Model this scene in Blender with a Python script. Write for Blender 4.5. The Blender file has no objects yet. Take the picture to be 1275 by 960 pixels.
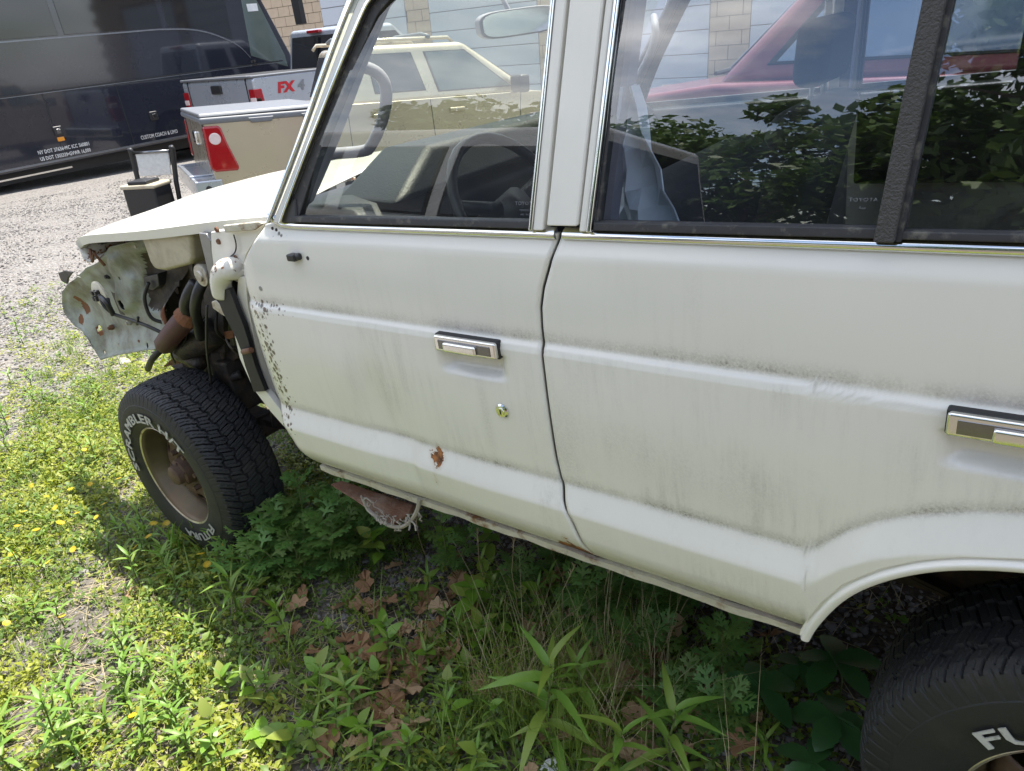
import bpy, bmesh, math, random
import numpy as np
from mathutils import Matrix, Vector
random.seed(7); rng = np.random.default_rng(7)
SC = bpy.context.scene
COL = SC.collection
rad = math.radians

# ---------------------------------------------------------------- camera
F_PX, CX, CY = 892.0, 637.5, 480.0
CAM_ROT = np.array([[0.8008, -0.2023, 0.5638], [0.5943, 0.3858, -0.7057], [-0.0747, 0.9001, 0.4292]])
CAM_LOC = np.array([2.427, -0.9751, 1.721])
SUV_ROT = np.array([[0.9984, -0.0023, -0.0562], [0.0, 0.9992, -0.0407], [0.0563, 0.0406, 0.9976]])
cd = bpy.data.cameras.new('camera'); cam = bpy.data.objects.new('camera', cd); COL.objects.link(cam)
cd.sensor_width = 36.0; cd.lens = F_PX / 1275.0 * 36.0; cd.clip_start = 0.02; cd.clip_end = 3000
mw = Matrix.Identity(4)
for i in range(3):
    for j in range(3): mw[i][j] = CAM_ROT[i][j]
    mw[i][3] = CAM_LOC[i]
cam.matrix_world = mw
SC.camera = cam

# ---------------------------------------------------------------- world and sun
SUN_EL, SUN_AZ = rad(74), rad(0)          # sun stands towards +y (behind the suv), high
wd = bpy.data.worlds.new('World'); SC.world = wd; wd.use_nodes = True
nt = wd.node_tree; nt.nodes.clear()
out = nt.nodes.new('ShaderNodeOutputWorld'); bg = nt.nodes.new('ShaderNodeBackground')
sky = nt.nodes.new('ShaderNodeTexSky'); sky.sky_type = 'NISHITA'; sky.sun_disc = False
sky.sun_elevation = SUN_EL; sky.sun_rotation = -SUN_AZ
sky.air_density = 1.0; sky.dust_density = 1.2; sky.ozone_density = 1.0
tc = nt.nodes.new('ShaderNodeTexCoord'); mp = nt.nodes.new('ShaderNodeMapping'); mp.inputs['Scale'].default_value = (1.0, 1.0, 2.6)
cn = nt.nodes.new('ShaderNodeTexNoise'); cn.inputs['Scale'].default_value = 2.3; cn.inputs['Detail'].default_value = 7; cn.inputs['Roughness'].default_value = 0.55
cr = nt.nodes.new('ShaderNodeValToRGB'); cr.color_ramp.elements[0].position = 0.42; cr.color_ramp.elements[1].position = 0.62
cn2 = nt.nodes.new('ShaderNodeTexNoise'); cn2.inputs['Scale'].default_value = 4.0; cn2.inputs['Detail'].default_value = 6
cr2 = nt.nodes.new('ShaderNodeValToRGB')
cr2.color_ramp.elements[0].color = (4.2, 4.5, 5.2, 1); cr2.color_ramp.elements[1].color = (10.5, 10.6, 10.8, 1)
cr2.color_ramp.elements[0].position = 0.36; cr2.color_ramp.elements[1].position = 0.66
mx = nt.nodes.new('ShaderNodeMixRGB')
L = nt.links.new
L(tc.outputs['Generated'], mp.inputs['Vector']); L(mp.outputs[0], cn.inputs['Vector']); L(mp.outputs[0], cn2.inputs['Vector'])
L(cn.outputs['Fac'], cr.inputs[0]); L(cn2.outputs['Fac'], cr2.inputs[0])
L(sky.outputs[0], mx.inputs[1]); L(cr2.outputs[0], mx.inputs[2]); L(cr.outputs[0], mx.inputs[0])
L(mx.outputs[0], bg.inputs[0]); bg.inputs[1].default_value = 0.135
L(bg.outputs[0], out.inputs[0])
sd = bpy.data.lights.new('sun', 'SUN'); sd.energy = 4.7; sd.angle = rad(0.6); sd.color = (1.0, 0.95, 0.86)
sun = bpy.data.objects.new('sun', sd); COL.objects.link(sun)
sdir = Vector((math.sin(SUN_AZ) * math.cos(SUN_EL), math.cos(SUN_AZ) * math.cos(SUN_EL), math.sin(SUN_EL)))
sun.rotation_euler = sdir.to_track_quat('Z', 'Y').to_euler(); sun.location = sdir * 40
SC.view_settings.view_transform = 'Standard'; SC.view_settings.look = 'None'
SC.view_settings.exposure = 1.14; SC.view_settings.gamma = 1.0; SC.view_settings.use_curve_mapping = False
SC.cycles.max_bounces = 8; SC.cycles.transparent_max_bounces = 24
SC.cycles.caustics_reflective = False; SC.cycles.caustics_refractive = False

# ---------------------------------------------------------------- pixel helpers
def ray(px, py): return CAM_ROT @ np.array([px - CX, -(py - CY), -F_PX])
def on(px, py, ax, val):
    r = ray(px, py); return CAM_LOC + r * ((val - CAM_LOC[ax]) / r[ax])
SCAM = SUV_ROT.T @ CAM_LOC
def son(px, py, y):                       # suv-local point on the plane y
    r = SUV_ROT.T @ ray(px, py); return SCAM + r * ((y - SCAM[1]) / r[1])

# ---------------------------------------------------------------- ground height
def sstep(a, b, v):
    t = np.clip((v - a) / (b - a), 0, 1); return t * t * (3 - 2 * t)
def gz(x, y):
    x = np.asarray(x, float); y = np.asarray(y, float)
    z = 0.076 * np.clip(x, 0, 3.4) + 0.031 * np.clip(-x - 0.6, 0, 6.0)
    z = z + 0.041 * np.clip(y, -1.0, 2.2) * (1 - sstep(0.5, 3.0, -x))
    near = 1 - sstep(4, 9, np.abs(x)) * 0.7
    z = z + near * (0.010 * np.sin(3.1 * x + 1.3 * y) * np.cos(2.7 * y - .6 * x) + 0.006 * np.sin(7.3 * x - 4.1 * y) + 0.005 * np.sin(11 * y + 5 * x))
    return z - 0.012
def gp(px, py):                            # ground point seen at a pixel
    z = 0.0
    for _ in range(12):
        p = on(px, py, 2, z); z = 0.5 * z + 0.5 * float(gz(p[0], p[1]))
    return Vector((p[0], p[1], float(gz(p[0], p[1]))))

# ---------------------------------------------------------------- mesh helpers
def link(o, parent=None):
    COL.objects.link(o)
    if parent is not None: o.parent = parent
    return o
def mesh(name, V, Fc, mats, parent=None, smooth=False, idx=None):
    me = bpy.data.meshes.new(name); me.from_pydata([tuple(map(float, v)) for v in V], [], Fc)
    if not isinstance(mats, (list, tuple)): mats = [mats]
    for m in mats: me.materials.append(m)
    if idx is not None: me.polygons.foreach_set('material_index', idx)
    if smooth: me.polygons.foreach_set('use_smooth', [True] * len(me.polygons))
    me.update()
    return link(bpy.data.objects.new(name, me), parent)
def empty(name, loc=(0, 0, 0), rot=(0, 0, 0), parent=None):
    o = bpy.data.objects.new(name, None); o.location = loc; o.rotation_euler = rot; o.empty_display_size = .1
    return link(o, parent)
def tag(o, label=None, cat=None, group=None, kind=None):
    if label: o['label'] = label
    if cat: o['category'] = cat
    if group: o['group'] = group
    if kind: o['kind'] = kind
    return o
def bevel(o, w=.01, seg=2, ang=40):
    m = o.modifiers.new('bevel', 'BEVEL'); m.width = w; m.segments = seg; m.limit_method = 'ANGLE'; m.angle_limit = rad(ang)
    m.harden_normals = False
    for p in o.data.polygons: p.use_smooth = True
    w2 = o.modifiers.new('wn', 'WEIGHTED_NORMAL'); w2.keep_sharp = True
    return o
class MB:
    def __init__(s): s.v = []; s.f = []
    def add(s, V, Fc):
        n = len(s.v); s.v += [tuple(v) for v in V]; s.f += [tuple(i + n for i in f) for f in Fc]; return s
    def box(s, a, b):
        (x0, y0, z0), (x1, y1, z1) = a, b
        return s.add([(x0, y0, z0), (x1, y0, z0), (x1, y1, z0), (x0, y1, z0), (x0, y0, z1), (x1, y0, z1), (x1, y1, z1), (x0, y1, z1)],
                     [(3, 2, 1, 0), (4, 5, 6, 7), (0, 1, 5, 4), (1, 2, 6, 5), (2, 3, 7, 6), (3, 0, 4, 7)])
    def hexa(s, P): return s.add(P, [(3, 2, 1, 0), (4, 5, 6, 7), (0, 1, 5, 4), (1, 2, 6, 5), (2, 3, 7, 6), (3, 0, 4, 7)])
    def tube(s, pts, r, n=8, cap=True):
        pts = [Vector(p) for p in pts]; rs = r if isinstance(r, (list, tuple)) else [r] * len(pts)
        V = []; up = None
        for i, p in enumerate(pts):
            d = (pts[min(i + 1, len(pts) - 1)] - pts[max(i - 1, 0)]).normalized()
            if up is None: up = Vector((0, 0, 1)) if abs(d.z) < .9 else Vector((1, 0, 0))
            a = d.cross(up).normalized(); up = a.cross(d).normalized()
            for k in range(n):
                t = 2 * math.pi * k / n; V.append(p + (a * math.cos(t) + up * math.sin(t)) * rs[i])
        Fc = [(i * n + k, i * n + (k + 1) % n, (i + 1) * n + (k + 1) % n, (i + 1) * n + k) for i in range(len(pts) - 1) for k in range(n)]
        if cap: Fc += [tuple(reversed(range(n))), tuple(range((len(pts) - 1) * n, len(pts) * n))]
        return s.add(V, Fc)
    def lathe(s, prof, c=(0, 0, 0), n=32, axis='y'):      # prof: (radius, along)
        V = []
        for r, h in prof:
            for k in range(n):
                t = 2 * math.pi * k / n; a, b = r * math.cos(t), r * math.sin(t)
                V.append({'y': (c[0] + a, c[1] + h, c[2] + b), 'z': (c[0] + a, c[1] + b, c[2] + h), 'x': (c[0] + h, c[1] + a, c[2] + b)}[axis])
        m = len(prof)
        return s.add(V, [(i * n + k, i * n + (k + 1) % n, (i + 1) * n + (k + 1) % n, (i + 1) * n + k) for i in range(m - 1) for k in range(n)])
    def prism(s, outline, off):                             # outline: list of 3d points, off: vector
        n = len(outline); o = Vector(off); V = [Vector(p) for p in outline]; V += [p + o for p in V]
        return s.add(V, [tuple(range(n)), tuple(reversed(range(n, 2 * n)))] + [(i, i + n, (i + 1) % n + n, (i + 1) % n) for i in range(n)])
    def build(s, name, mat, parent=None, smooth=False):
        o = mesh(name, s.v, s.f, mat, parent, smooth)
        bm = bmesh.new(); bm.from_mesh(o.data); bmesh.ops.recalc_face_normals(bm, faces=bm.faces[:]); bm.to_mesh(o.data); bm.free()
        return o
def autosmooth(o, ang=35):
    for p in o.data.polygons: p.use_smooth = True
    o.data.set_sharp_from_angle(angle=rad(ang)); return o

# ---------------------------------------------------------------- materials
def newmat(name):
    m = bpy.data.materials.new(name); m.use_nodes = True
    n = m.node_tree; b = n.nodes['Principled BSDF']; return m, n, b
def N(n, t, **k):
    x = n.nodes.new('ShaderNode' + t)
    for a, v in k.items():
        if a in x.inputs: x.inputs[a].default_value = v
        else: setattr(x, a, v)
    return x
def objco(n, scale=(1, 1, 1)):
    t = N(n, 'TexCoord'); m = N(n, 'Mapping'); m.inputs['Scale'].default_value = scale
    n.links.new(t.outputs['Object'], m.inputs['Vector']); return m.outputs[0]
def ramp(n, src, a, b, ca=(0, 0, 0, 1), cb=(1, 1, 1, 1)):
    r = N(n, 'ValToRGB'); e = r.color_ramp.elements
    e[0].position, e[1].position, e[0].color, e[1].color = a, b, ca, cb
    n.links.new(src, r.inputs[0]); return r.outputs[0]
def mixc(n, f, a, b, blend='MIX'):
    m = N(n, 'MixRGB', blend_type=blend)
    for i, s in enumerate((f, a, b)):
        if isinstance(s, (int, float)): m.inputs[i].default_value = s
        elif isinstance(s, tuple): m.inputs[i].default_value = s if len(s) == 4 else (*s, 1)
        else: n.links.new(s, m.inputs[i])
    return m.outputs[0]
def mth(n, op, a, b=0.0, clamp=False):
    m = N(n, 'Math', operation=op, use_clamp=clamp)
    for i, s in enumerate((a, b)):
        if isinstance(s, (int, float)): m.inputs[i].default_value = s
        else: n.links.new(s, m.inputs[i])
    return m.outputs[0]
def noise(n, vec, scale, detail=4, rough=.55):
    x = N(n, 'TexNoise', Scale=scale, Detail=detail, Roughness=rough); n.links.new(vec, x.inputs['Vector']); return x.outputs['Fac']
def bumpn(n, b, h, strength=.3, dist=.01):
    x = N(n, 'Bump', Strength=strength, Distance=dist); n.links.new(h, x.inputs['Height']); n.links.new(x.outputs[0], b.inputs['Normal'])
def mat(name, base, rough=.5, metal=0., vary=.25, scale=12, bump=0., bscale=60, coat=0., dirt=None, dscale=5, dth=(.5, .7), spec=.5):
    m, n, b = newmat(name); v = objco(n)
    f = noise(n, v, scale, 5)
    c = mixc(n, f, tuple(x * (1 - vary) for x in base), tuple(min(1, x * (1 + vary)) for x in base))
    if dirt:
        d = ramp(n, noise(n, v, dscale, 6, .65), *dth); c = mixc(n, d, c, dirt)
    n.links.new(c, b.inputs['Base Color'])
    b.inputs['Metallic'].default_value = metal; b.inputs['Specular IOR Level'].default_value = spec
    r = mth(n, 'ADD', mth(n, 'MULTIPLY', f, .25 * rough), rough * .87, True); n.links.new(r, b.inputs['Roughness'])
    b.inputs['Coat Weight'].default_value = coat; b.inputs['Coat Roughness'].default_value = .04
    if bump: bumpn(n, b, noise(n, v, bscale, 4), bump, .01)
    return m
def glassmat(name, tint=(.86, .93, .90), haze=.03, f0=.05):
    m = bpy.data.materials.new(name); m.use_nodes = True; n = m.node_tree; n.nodes.clear()
    o = N(n, 'OutputMaterial'); tr = N(n, 'BsdfTransparent'); tr.inputs[0].default_value = (*tint, 1)
    gl = N(n, 'BsdfGlossy'); gl.inputs['Roughness'].default_value = .0; gl.inputs[0].default_value = (1, 1, 1, 1)
    df = N(n, 'BsdfDiffuse'); df.inputs[0].default_value = (.55, .55, .5, 1)
    lw = N(n, 'LayerWeight', Blend=.5)
    p5 = mth(n, 'POWER', lw.outputs['Facing'], 5.0); fr = mth(n, 'ADD', mth(n, 'MULTIPLY', p5, 1 - f0), f0, True)
    v = objco(n); hz = mth(n, 'MULTIPLY', ramp(n, noise(n, v, 9, 8, .7), .4, .75), haze * 1.6)
    hz = mth(n, 'ADD', hz, haze * .4)
    a = N(n, 'MixShader'); n.links.new(hz, a.inputs[0]); n.links.new(tr.outputs[0], a.inputs[1]); n.links.new(df.outputs[0], a.inputs[2])
    c = N(n, 'MixShader'); n.links.new(fr, c.inputs[0]); n.links.new(a.outputs[0], c.inputs[1]); n.links.new(gl.outputs[0], c.inputs[2])
    n.links.new(c.outputs[0], o.inputs[0]); return m
def leafmat(name, ca, cb, rough=.45, trans=.35, cc=None):
    m, n, b = newmat(name)
    oi = N(n, 'ObjectInfo'); v = objco(n); g = N(n, 'NewGeometry')
    f = mth(n, 'ADD', mth(n, 'MULTIPLY', noise(n, v, 3.0, 3), .55), mth(n, 'MULTIPLY', g.outputs['Random Per Island'], .55), True)
    c = mixc(n, f, ca, cb)
    if cc: c = mixc(n, ramp(n, oi.outputs['Random'], .35, 1.0), c, cc)
    n.links.new(c, b.inputs['Base Color']); b.inputs['Roughness'].default_value = rough
    tl = N(n, 'BsdfTranslucent'); c2 = mixc(n, 1.0, c, (1.25, 1.35, .5, 1), 'MULTIPLY'); n.links.new(c2, tl.inputs[0])
    mxs = N(n, 'MixShader'); mxs.inputs[0].default_value = trans
    n.links.new(b.outputs[0], mxs.inputs[1]); n.links.new(tl.outputs[0], mxs.inputs[2]); n.links.new(mxs.outputs[0], n.nodes['Material Output'].inputs[0])
    return m

def white_paint():
    m, n, b = newmat('aged_white_paint'); v = objco(n)
    base = mixc(n, noise(n, v, 2.5, 4), (.76, .745, .685, 1), (.83, .815, .755, 1))
    at = lambda nm: N(n, 'Attribute', attribute_name=nm).outputs['Fac']
    streak = ramp(n, noise(n, objco(n, (55, 55, 3.5)), 1.0, 5, .6), .50, .78)
    patch = ramp(n, noise(n, v, 3.2, 4), .42, .70)
    speck = ramp(n, noise(n, v, 230, 6, .75), .38, .66)
    soft = mth(n, 'MULTIPLY', mth(n, 'MULTIPLY', streak, patch), .22)
    d = mth(n, 'MULTIPLY', at('dirt'), mth(n, 'ADD', mth(n, 'MULTIPLY', speck, .85), .22), True)
    lump = ramp(n, noise(n, objco(n, (9, 9, 2)), 1.6, 5, .65), .30, .70)
    d = mth(n, 'MULTIPLY', d, mth(n, 'ADD', mth(n, 'MULTIPLY', lump, .9), .18), True)
    run = ramp(n, noise(n, objco(n, (75, 75, 7)), 1.0, 7, .75), .44, .74)
    sk = mth(n, 'MULTIPLY', mth(n, 'MULTIPLY', at('streak'), run), mth(n, 'ADD', mth(n, 'MULTIPLY', ramp(n, noise(n, v, 260, 4, .7), .35, .65), .7), .3))
    dm = mth(n, 'ADD', mth(n, 'ADD', mth(n, 'MULTIPLY', d, .95), mth(n, 'MULTIPLY', mth(n, 'MULTIPLY', sk, ramp(n, noise(n, v, 7.5, 5, .6), .44, .64)), .62)), mth(n, 'MULTIPLY', soft, speck), True)
    c = mixc(n, dm, base, (.115, .105, .072, 1))
    wv = N(n, 'TexNoise', Scale=160.0, Detail=3.0); n.links.new(v, wv.inputs['Vector'])
    vv = N(n, 'VectorMath', operation='MULTIPLY_ADD'); n.links.new(wv.outputs['Color'], vv.inputs[0]); vv.inputs[1].default_value = (.007, .007, .007); n.links.new(v, vv.inputs[2])
    vo = N(n, 'TexVoronoi', Scale=80.0); n.links.new(vv.outputs[0], vo.inputs['Vector'])
    cs = N(n, 'SeparateColor'); n.links.new(vo.outputs['Color'], cs.inputs[0])
    rr = mth(n, 'MULTIPLY', mth(n, 'MULTIPLY', at('spots'), cs.outputs[0]), .70)
    sp = mth(n, 'LESS_THAN', vo.outputs['Distance'], rr)
    hl = mth(n, 'LESS_THAN', vo.outputs['Distance'], mth(n, 'MULTIPLY', rr, 1.5))
    c = mixc(n, mth(n, 'MULTIPLY', hl, .35), c, (.22, .17, .10, 1))
    c = mixc(n, mth(n, 'MULTIPLY', sp, .85), c, mixc(n, cs.outputs[2], (.03, .026, .022, 1), (.11, .07, .045, 1)))
    vo2 = N(n, 'TexVoronoi', Scale=9.0); n.links.new(v, vo2.inputs['Vector'])
    cs2 = N(n, 'SeparateColor'); n.links.new(vo2.outputs['Color'], cs2.inputs[0])
    chip = mth(n, 'MULTIPLY', mth(n, 'LESS_THAN', vo2.outputs['Distance'], .028), mth(n, 'GREATER_THAN', cs2.outputs[1], .72))
    c = mixc(n, chip, c, (.16, .07, .03, 1))
    ru = mth(n, 'MULTIPLY', at('rust'), 1.0); rn = noise(n, v, 38, 6, .7)
    rm = mth(n, 'GREATER_THAN', mth(n, 'ADD', ru, mth(n, 'MULTIPLY', rn, 1.0)), .93)
    rc = mixc(n, ramp(n, noise(n, v, 60, 5), .35, .65), (.06, .022, .010, 1), (.40, .15, .035, 1))
    halo = mth(n, 'MULTIPLY', mth(n, 'ADD', ru, mth(n, 'MULTIPLY', rn, .8)), .0)
    st = ramp(n, mth(n, 'ADD', ru, mth(n, 'MULTIPLY', rn, .7)), .62, 1.0)
    c = mixc(n, mth(n, 'MULTIPLY', st, .55), c, (.36, .21, .07, 1))
    c = mixc(n, rm, c, rc)
    n.links.new(c, b.inputs['Base Color'])
    r = mth(n, 'ADD', mth(n, 'MULTIPLY', dm, .5), .15); r = mth(n, 'ADD', r, mth(n, 'MULTIPLY', rm, .4), True)
    n.links.new(r, b.inputs['Roughness']); b.inputs['Specular IOR Level'].default_value = .5
    h = mth(n, 'SUBTRACT', mth(n, 'MULTIPLY', noise(n, v, 6, 3), .4), mth(n, 'MULTIPLY', rm, .15))
    bumpn(n, b, h, .22, .006)
    return m
M = {}
M['white'] = white_paint()
M['chrome'] = mat('aged_chrome', (.78, .78, .76), .10, 1.0, .06, 30, dirt=(.30, .24, .15), dscale=22, dth=(.66, .8))
M['chrome_dark'] = mat('pitted_chrome', (.22, .22, .23), .22, 1.0, .15, 40)
M['rubber'] = mat('black_rubber', (.018, .018, .019), .62, 0, .3, 20)
M['seal'] = mat('dusty_window_seal', (.03, .03, .033), .6, 0, .5, 60, dirt=(.20, .19, .15), dscale=40, dth=(.55, .8))
M['bar'] = mat('textured_black_bar', (.045, .043, .04), .5, 0, .4, 200, bump=.5, bscale=300)
M['black_plastic'] = mat('black_plastic', (.022, .022, .024), .42, 0, .3, 40)
M['glass'] = glassmat('window_glass', (.93, .955, .915), .012, .11)
M['glass_rear'] = glassmat('rear_door_glass', (.74, .78, .84), .010, .15)
M['glass_clear'] = glassmat('clear_glass', (.96, .985, .93), .006)
M['trim'] = mat('lavender_grey_trim', (.30, .29, .34), .6, 0, .12, 30)
M['headliner'] = mat('grey_headliner', (.32, .31, .33), .85, 0, .1, 60)
M['dash'] = mat('dark_dashboard_vinyl', (.014, .015, .017), .5, 0, .3, 20, bump=.2, bscale=200)
M['seat'] = mat('dark_grey_seat_cloth', (.075, .075, .085), .9, 0, .25, 60, bump=.3, bscale=300)
M['floor'] = mat('dark_floor_mat', (.025, .024, .024), .9)
M['paper'] = mat('white_paper', (.70, .76, .80), .6, 0, .08, 8)
M['apron'] = mat('grey_green_primer', (.34, .37, .33), .5, 0, .18, 6, bump=.15, bscale=40, dirt=(.12, .098, .068), dscale=7, dth=(.44, .70))
M['apron_rust'] = mat('rust_patch', (.20, .085, .04), .85, 0, .5, 40, bump=.5, bscale=80)
M['apron_dark'] = mat('greasy_dark_metal', (.035, .032, .030), .55, 0, .5, 20, bump=.4, bscale=50, dirt=(.10, .07, .045), dscale=12, dth=(.5, .7))
M['frame'] = mat('dark_brown_frame', (.045, .033, .027), .75, 0, .5, 15, bump=.4, bscale=60, dirt=(.12, .06, .035), dscale=9)
M['grime'] = mat('grimy_brown_metal', (.105, .088, .068), .8, 0, .5, 9, bump=.4, bscale=60, dirt=(.03, .026, .022), dscale=7, dth=(.45, .65))
M['tank'] = mat('yellowed_plastic_tank', (.50, .45, .34), .45, 0, .15, 8, dirt=(.26, .21, .14), dscale=7, dth=(.5, .75))
M['hose_red'] = mat('maroon_hose', (.085, .036, .036), .6, 0, .35, 20)
M['zinc'] = mat('dull_zinc', (.50, .48, .42), .45, .6, .2, 30, dirt=(.22, .13, .07), dscale=30)
M['cream'] = mat('cream_headlamp_cover', (.66, .62, .50), .5, 0, .1, 10)
M['rust'] = mat('rusty_steel', (.16, .075, .04), .85, 0, .45, 14, bump=.6, bscale=60, dirt=(.30, .20, .14), dscale=6, dth=(.5, .66))
M['rust_pale'] = mat('rusty_seam', (.55, .52, .42), .75, 0, .25, 18, bump=.5, bscale=90, dirt=(.22, .11, .045), dscale=13, dth=(.54, .66))
M['cloth'] = mat('frayed_grey_cloth', (.36, .33, .28), .95, 0, .2, 40)
M['tyre'] = mat('weathered_tyre', (.016, .017, .020), .62, 0, .35, 8, bump=.12, bscale=250, dirt=(.036, .034, .031), dscale=9, dth=(.5, .8))
M['letters'] = mat('white_tyre_letters', (.52, .52, .50), .7, 0, .25, 60, dirt=(.12, .12, .115), dscale=45, dth=(.56, .75))
M['rim'] = mat('bronze_grey_rim', (.13, .105, .066), .45, .6, .3, 12, dirt=(.16, .10, .06), dscale=8, dth=(.48, .7))
M['rim_edge'] = mat('rim_lip', (.62, .58, .50), .3, .8, .2, 20, dirt=(.3, .2, .12), dscale=20)
M['hub'] = mat('rusty_brown_hub', (.125, .08, .056), .65, .2, .35, 14, dirt=(.08, .05, .035), dscale=12)
M['steel'] = mat('grey_steel', (.30, .30, .30), .45, .7, .2, 30)
# ================================================================ ground
def ground_mat():
    m, n, b = newmat('weedy_gravel'); v = objco(n)
    vo = N(n, 'TexVoronoi', Scale=55.0); n.links.new(v, vo.inputs['Vector'])
    cs = N(n, 'SeparateColor'); n.links.new(vo.outputs['Color'], cs.inputs[0])
    stone = mixc(n, cs.outputs[0], (.10, .10, .108, 1), (.32, .318, .318, 1))
    stone = mixc(n, mth(n, 'MULTIPLY', cs.outputs[1], .5), stone, (.33, .29, .25, 1))
    gap = ramp(n, vo.outputs['Distance'], .30, .75); stone = mixc(n, mth(n, 'MULTIPLY', gap, .55), stone, (.10, .085, .07, 1))
    soil = mixc(n, noise(n, v, 30, 6), (.040, .033, .025, 1), (.16, .135, .10, 1))
    geo = N(n, 'NewGeometry'); sp = N(n, 'SeparateXYZ'); n.links.new(geo.outputs['Position'], sp.inputs[0])
    big = noise(n, v, .9, 5, .6)
    nearm = mth(n, 'ADD', mth(n, 'MULTIPLY', sp.outputs[0], .16), .58)      # weeds and soil round the suv, bare stone towards the lot
    msk = ramp(n, mth(n, 'ADD', mth(n, 'MULTIPLY', big, .9), mth(n, 'SUBTRACT', nearm, .45)), .40, .72)
    c = mixc(n, msk, stone, soil)
    c = mixc(n, mth(n, 'MULTIPLY', ramp(n, noise(n, v, .35, 3), .4, .7), .25), c, (.26, .245, .225, 1))
    n.links.new(c, b.inputs['Base Color']); b.inputs['Roughness'].default_value = .95; b.inputs['Specular IOR Level'].default_value = .2
    h = mth(n, 'ADD', mth(n, 'MULTIPLY', vo.outputs['Distance'], -1.0), mth(n, 'MULTIPLY', noise(n, v, 140, 3), .4))
    bumpn(n, b, h, .9, .012)
    return m
M['ground'] = ground_mat()
def axis_pts(lo, hi, flo, fhi, step):
    a = list(np.arange(flo, fhi, step)); k = step; p = flo
    while p > lo: k *= 1.25; p -= k; a.insert(0, p)
    k = step; p = a[-1]
    while p < hi: k *= 1.25; p += k; a.append(p)
    return np.array(a)
gx, gy = axis_pts(-500, 500, -3.5, 4.2, .05), axis_pts(-500, 500, -2.2, 3.0, .05)
GX, GY = np.meshgrid(gx, gy, indexing='ij'); GZ = gz(GX, GY)
nx, ny = GX.shape
V = np.stack([GX, GY, GZ], -1).reshape(-1, 3)
I = np.arange(nx * ny).reshape(nx, ny)
Fg = np.stack([I[:-1, :-1], I[1:, :-1], I[1:, 1:], I[:-1, 1:]], -1).reshape(-1, 4)
def fastmesh(name, V, Fc, m, parent=None, smooth=False):
    me = bpy.data.meshes.new(name); V = np.asarray(V, np.float32); Fc = np.asarray(Fc, np.int32); k = Fc.shape[1]
    me.vertices.add(len(V)); me.vertices.foreach_set('co', V.ravel())
    me.loops.add(Fc.size); me.loops.foreach_set('vertex_index', Fc.ravel())
    me.polygons.add(len(Fc)); me.polygons.foreach_set('loop_start', np.arange(0, Fc.size, k, dtype=np.int32))
    if smooth: me.polygons.foreach_set('use_smooth', np.ones(len(Fc), bool))
    me.materials.append(m); me.update(calc_edges=True); me.validate()
    return link(bpy.data.objects.new(name, me), parent)
tag(fastmesh('ground', V, Fg, M['ground'], smooth=True), kind='structure')

# ================================================================ building with roll-up doors
M['block'] = mat('tan_concrete_block', (.46, .36, .26), .9, 0, .15, 4, bump=.3, bscale=80)
M['mortar'] = mat('grey_mortar', (.30, .25, .19), .95)
M['garage'] = mat('pale_grey_garage_door', (.44, .47, .52), .5, 0, .06, 2)
M['roofmetal'] = mat('dark_roof_edge', (.08, .08, .09), .5)
BY, BX0, BX1, BH = 17.0, -26.0, 12.0, 6.2
BZ = float(gz(-16, BY)) - .1
bld = empty('commercial_garage', (0, BY, BZ))
tag(bld, 'tan block garage with pale grey roll-up doors behind the pickups', 'building')
mb = MB(); mb.box((BX0, .06, 0), (BX1, 9, BH)); mb.build('wall', M['mortar'], bld)
mb = MB(); mb.box((BX0 - .2, -.25, BH), (BX1 + .2, 9.2, BH + .35)); mb.build('roof', M['roofmetal'], bld)
doors = [(-18.75, -14.9), (-13.9, -10.0), (-9.0, -5.1), (-4.1, -.2), (.8, 4.7), (5.7, 9.6)]
for a, b_ in doors:
    for k in range(8):
        mb = MB(); mb.box((a, -.01, .06 + k * .52), (b_, .055, .06 + k * .52 + .505)); o = bevel(mb.build('door_panel', M['garage'], bld), .012, 2)
bw, bh = .62, .31
blk = {}
nb = 0
for r in range(20):
    z0 = r * bh
    if z0 > 6.0: break
    x = BX0 - (bw / 2 if r % 2 else 0)
    while x < BX1:
        x0, x1 = x + .008, x + bw - .008
        hit = [d for d in doors if x1 > d[0] - .02 and x0 < d[1] + .02] if z0 < 4.2 else []
        segs = [(x0, x1)]
        for d in hit:
            segs = [s for q in segs for s in ((q[0], min(q[1], d[0] - .02)), (max(q[0], d[1] + .02), q[1])) if s[1] - s[0] > .08]
        for s in segs:
            if s[0] < -4 and s[0] > -23 and nb < 298:
                w = round(s[1] - s[0], 2)
                if w not in blk:
                    q = MB(); q.box((0, 0, 0), (w, .055, bh - .016)); o = q.build('block', M['block'], bld); blk[w] = o.data; o.location = (s[0], 0.004, z0 + .008)
                else:
                    o = link(bpy.data.objects.new('block', blk[w]), bld); o.location = (s[0], 0.004 + random.uniform(-.004, .004), z0 + .008)
                nb += 1
        x += bw
# blocks above the openings and beyond the pickups
mb = MB()
for r in range(20):
    z0 = r * bh; x = BX0 - (bw / 2 if r % 2 else 0)
    while x < BX1:
        x0, x1 = x + .008, x + bw - .008
        if (x0 >= -4 or x0 <= -23) and not (z0 < 4.2 and any(x1 > d[0] and x0 < d[1] for d in doors)): mb.box((x0, .002, z0 + .008), (x1, .058, z0 + bh - .008))
        x += bw
tag(mb.build('block_courses', M['block'], bld), kind='stuff')
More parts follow.
